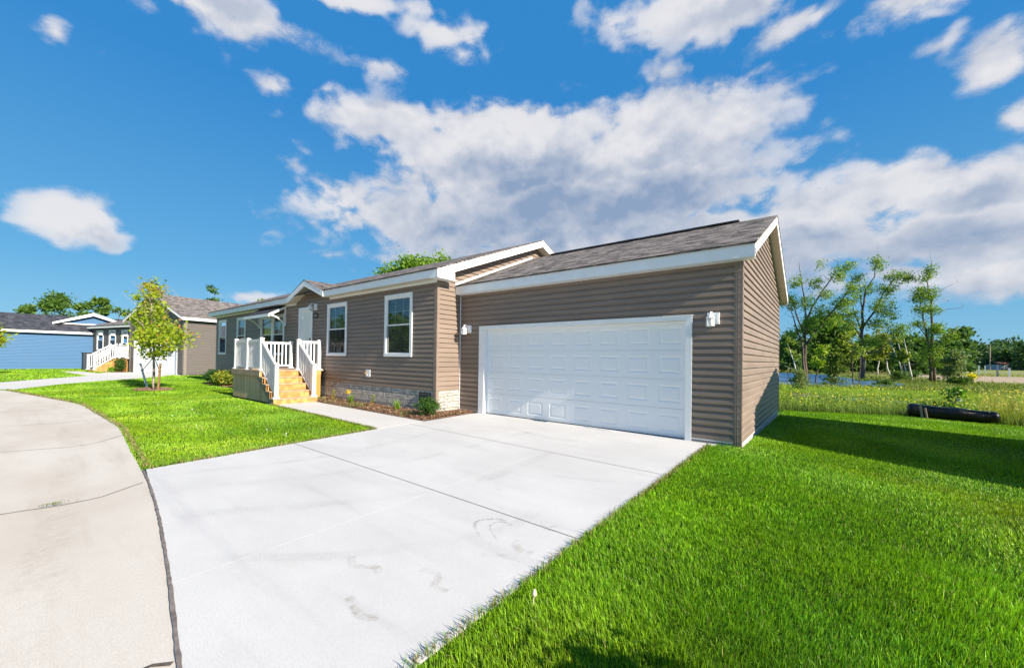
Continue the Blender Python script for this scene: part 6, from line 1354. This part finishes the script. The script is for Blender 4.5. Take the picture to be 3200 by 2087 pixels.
rh = thing('red_roof_house', (38, 232, -.6), 'partly hidden building with a red roof left of the globe lamp', 'building'); w = MB(); w.box(41.5, 50, -252, -246, -.6, 2.2); w.build('wall', WHITE, rh); w = MB(); w.prism([(41, 2.2), (50.5, 2.2), (49, 4.4), (42.5, 4.4)], -252.5, -245.5); w.build('roof', mat('red_roof', (.38, .07, .05), .8), rh)
ribbon('field_road', [(16, 118), (24, 150), (36, 168), (60, 190), (140, 230)], 3.0, -.57, WALKC)
# far woods
def woods(name, lab, segs, cols, seed, size, n_per, hgt, dr_=6):
    rng = np.random.RandomState(seed); bl = []
    for (x0, y0, x1, y1, cnt, h0, h1) in segs:
        for k_ in range(cnt):
            t = (k_ + rng.rand()) / cnt; x = x0 + (x1 - x0) * t + rng.randn() * dr_ * .3; y = y0 + (y1 - y0) * t + rng.randn() * dr_; h = h0 + (h1 - h0) * rng.rand(); r = h * (.28 + .12 * rng.rand())
            bl += [(x, y, -.6 + h * .55, r, r, h * .40, h), (x, y, -.6 + h * .2, r * 1.1, r, h * .22, h * .5)]
    v, f, c = leafcloud(bl, n_per * len(bl), size, cols, seed, clump=size * 2.2, nclump=len(bl) * 14)
    return tag(npmesh(name, v, f, c, LEAFM), lab, 'woodland', kind='stuff')
woods('far_woodland', 'dense dark green woods closing the view behind the far field', [(58, 330, 150, 360, 40, 13, 18), (66, 300, 130, 300, 22, 12, 17), (-20, 520, 210, 520, 60, 15, 21)], [(.035, .085, .040), (.10, .18, .065)], 301, .75, 520, 14)
woods('bank_woodland', 'band of mixed green trees behind the far bank of the pond', [(-22, 128, 26, 135, 34, 7, 10.5), (-40, 112, -6, 100, 16, 7, 10)], [(.05, .11, .025), (.16, .25, .05)], 302, .36, 480, 8, 4)

# trees showing over the roofs
tree('broadleaf_tree', (-39.5, 25, -.6), 'wide leafy green crown showing above the main roof of the brown house', [([(-39.5, 25, -.6), (-39.5, 25, 7), (-42, 25, 12.5)], .3, .05), ([(-39.5, 25, 6), (-37, 25, 9.5), (-34.5, 25, 12.4)], .2, .04)], [(-45.2, 25, 12.6, 1.8, 1.5, 1.3, 1), (-42.6, 25, 12.6, 1.6, 1.5, 1.6, 1), (-40.0, 25, 13.2, 1.8, 1.5, 1.4, 1.3), (-37.6, 25, 12.6, 1.4, 1.5, 1.2, .8), (-34.6, 25, 12.7, 1.3, 1.2, 1.1, .8), (-40, 25, 10.8, 5.5, 2.5, 1.5, 3)], 9500, .17, [(.09, .19, .02), (.27, .42, .05)], 311, clump=.5)
simple_tree('broadleaf_tree', -10.3, 40, 17.6, 2.2, 'small leafy treetop peeking over the garage ridge', [(.07, .16, .02), (.22, .36, .04)], 312, 2600, .16, tr=.2, low=.55, clump=.45)
simple_tree('pine_tree', -75, 12.6, 12.4, 1.6, 'thin pine top poking up over the right end of the taupe roof', PINE, 313, 900, .22, tr=.2, low=.4)
simple_tree('pine_tree', -40, 7.6, 7.0, .7, 'tiny evergreen tip just above the brown house roof left of the entry gable', OLIVE, 314, 700, .12, tr=.1, low=.4)
for k_, (y, h, r, lab) in enumerate(((-6.2, 7.2, 1.1, 'wispy pine top farthest left over the charcoal roof'), (-3.6, 8.4, 2.3, 'broad dense pine, largest over the charcoal roof'), (-1.3, 8.3, 1.2, 'pine with long drooping side branch over the blue house'), (.1, 8.5, 1.3, 'pine directly above the small blue gable'), (1.7, 7.8, 1.2, 'pine half hidden by the young maple crown'))):
    simple_tree('pine_tree', -75, y, h, r, lab, [(.04, .11, .02), (.16, .27, .05)], 320 + k_, 6000 if k_ == 1 else 2600, .15, tr=.18, low=.4, group='pines behind the blue house')
b = MB()
dt = thing('bare_tree', (-18, 38, -.7), 'leafless twigs rising just above the low end of the garage ridge', 'tree'); limbs(dt, [([(-18, 38, -.7), (-18, 38, 8), (-17.8, 38, 14.3)], .2, .02), ([(-18, 38, 8), (-16.2, 38, 11), (-15.6, 38, 14.0)], .1, .01)], BARK, twigs=12, seed=5)
# street trees across the road, seen only in the window glass
for k_, (x, y, h) in enumerate(((-24, -22, 9), (-33, -27, 10), (-16, -24, 8), (-45, -22, 9))):
    simple_tree('street_tree', x, y, h, 3.2, ['round leafy tree across the street mirrored in the right window', 'tall leafy tree across the street mirrored in the windows', 'smaller leafy tree across the street mirrored in the glass', 'far leafy tree across the street mirrored in the glass'][k_], [(.06, .14, .02), (.20, .32, .05)], 400 + k_, 3000, .24, tr=.2, low=.3)

# tyre marks, scuffs and dried mud on the driveway
for pts, w_, m_ in (
    ([(-3.3, -6.4), (-2.6, -5.0), (-2.4, -3.6), (-2.5, -2.0), (-2.4, -.8)], .2, RUBBER), ([(-4.0, -6.3), (-3.5, -4.9), (-3.6, -3.4), (-4.0, -1.9)], .2, RUBBER), ([(-2.4, -6.5), (-1.5, -5.2), (-1.1, -4.0), (-1.3, -2.2)], .22, RUBBER),
    ([(-1.4, -6.6), (-.75, -6.05), (-.35, -5.45), (-.1, -4.9), (-.1, -4.4)], .17, RUBBER), ([(-.15, -5.15), (-.36, -4.98), (-.30, -4.82), (-.18, -4.78)], .03, RUBBERD), ([(-.02, -5.1), (-.22, -4.95), (-.2, -4.82), (-.08, -4.82)], .018, RUBBERD),
    ([(.05, -4.62), (.14, -4.66), (.2, -4.6)], .03, RUBBERD), ([(.16, -4.7), (.24, -4.68)], .03, RUBBERD), ([(-3.0, -1.2), (-1.9, -1.5), (-1.2, -1.35)], .16, RUBBER), ([(-.6, -3.4), (.0, -3.2), (.36, -3.0)], .12, RUBBER),
    ([(-.62, -5.95), (-.5, -6.0), (-.36, -5.92), (-.3, -5.96)], .07, MUDM), ([(-.12, -5.75), (.02, -5.72), (.1, -5.82), (.2, -5.8)], .07, MUDM), ([(.1, -5.0), (.2, -5.12), (.32, -5.1)], .09, MUDM), ([(.05, -5.35), (.22, -5.25), (.34, -5.3)], .08, MUDM), ([(-.2, -6.2), (0, -6.25), (.1, -6.2)], .07, MUDM), ([(-.9, -4.1), (-.7, -4.25)], .07, MUDM)):
    mark(pts, w_, m_)

shrub('shadow_shrub', (2.88, -6.05, 0), [(2.86, -5.9, .86, .24, .28, .14, 1), (2.88, -6.2, .66, .28, .4, .25, 1.4), (2.88, -6.1, .3, .2, .3, .25, .8)], 2600, .03, [(.03, .09, .012), (.10, .2, .03)], 501, 'unseen leafy shrub added beyond the lower right corner to shade the lawn', stems=10, clump=.07)  # unseen shrub, added to cast the soft shadow on the near lawn
woods('roadside_woodland', 'row of trees across the street, seen only mirrored in the windows', [(-95, -34, 10, -44, 26, 8, 12), (-110, -60, -20, -70, 20, 12, 16)], [(.04, .10, .02), (.16, .27, .04)], 303, .6, 120, 8, 3)

np.random.seed(77); P = np.array([[-3.70, -7.16, -.012]]) + np.random.randn(90, 3) * [.012, .05, 0]
v, f, c = blades(P, .012 + .016 * np.random.rand(90), np.full(90, .004), np.clip(np.abs(np.random.randn(90)) * .6 + .4, 0, 1.2), np.array([.20, .24, .07]) * (.6 + .7 * np.random.rand(90, 1)))
tag(npmesh('joint_weeds', v, f, c, LEAFM), 'tiny olive weed tuft growing in the street joint', 'weeds', kind='stuff')
gp_ = [(x, cy(x) - .60) for x in np.arange(-9.5, -.2, .5)]
mark(gp_, .34, GUTTER, z=-.0265, name='gutter_stain'); mark([(x, y_ - .9 - .05 * math.sin(x * 1.7)) for x, y_ in gp_[8:]], .5, GUTTER, z=.003, name='gutter_stain')
cd_ = thing('white_cord', (-1.9, -.1, .02), 'thin white cord lying on the slab against the garage door', 'cord')
w = MB(); w.tube([(-2.0, .06, .03), (-1.95, -.02, .022), (-1.8, -.06, .02), (-1.6, -.08, .02), (-1.4, -.11, .02), (-1.25, -.10, .02)], .006, 6); w.build('cord_length', VINYL, cd_, smooth=True)
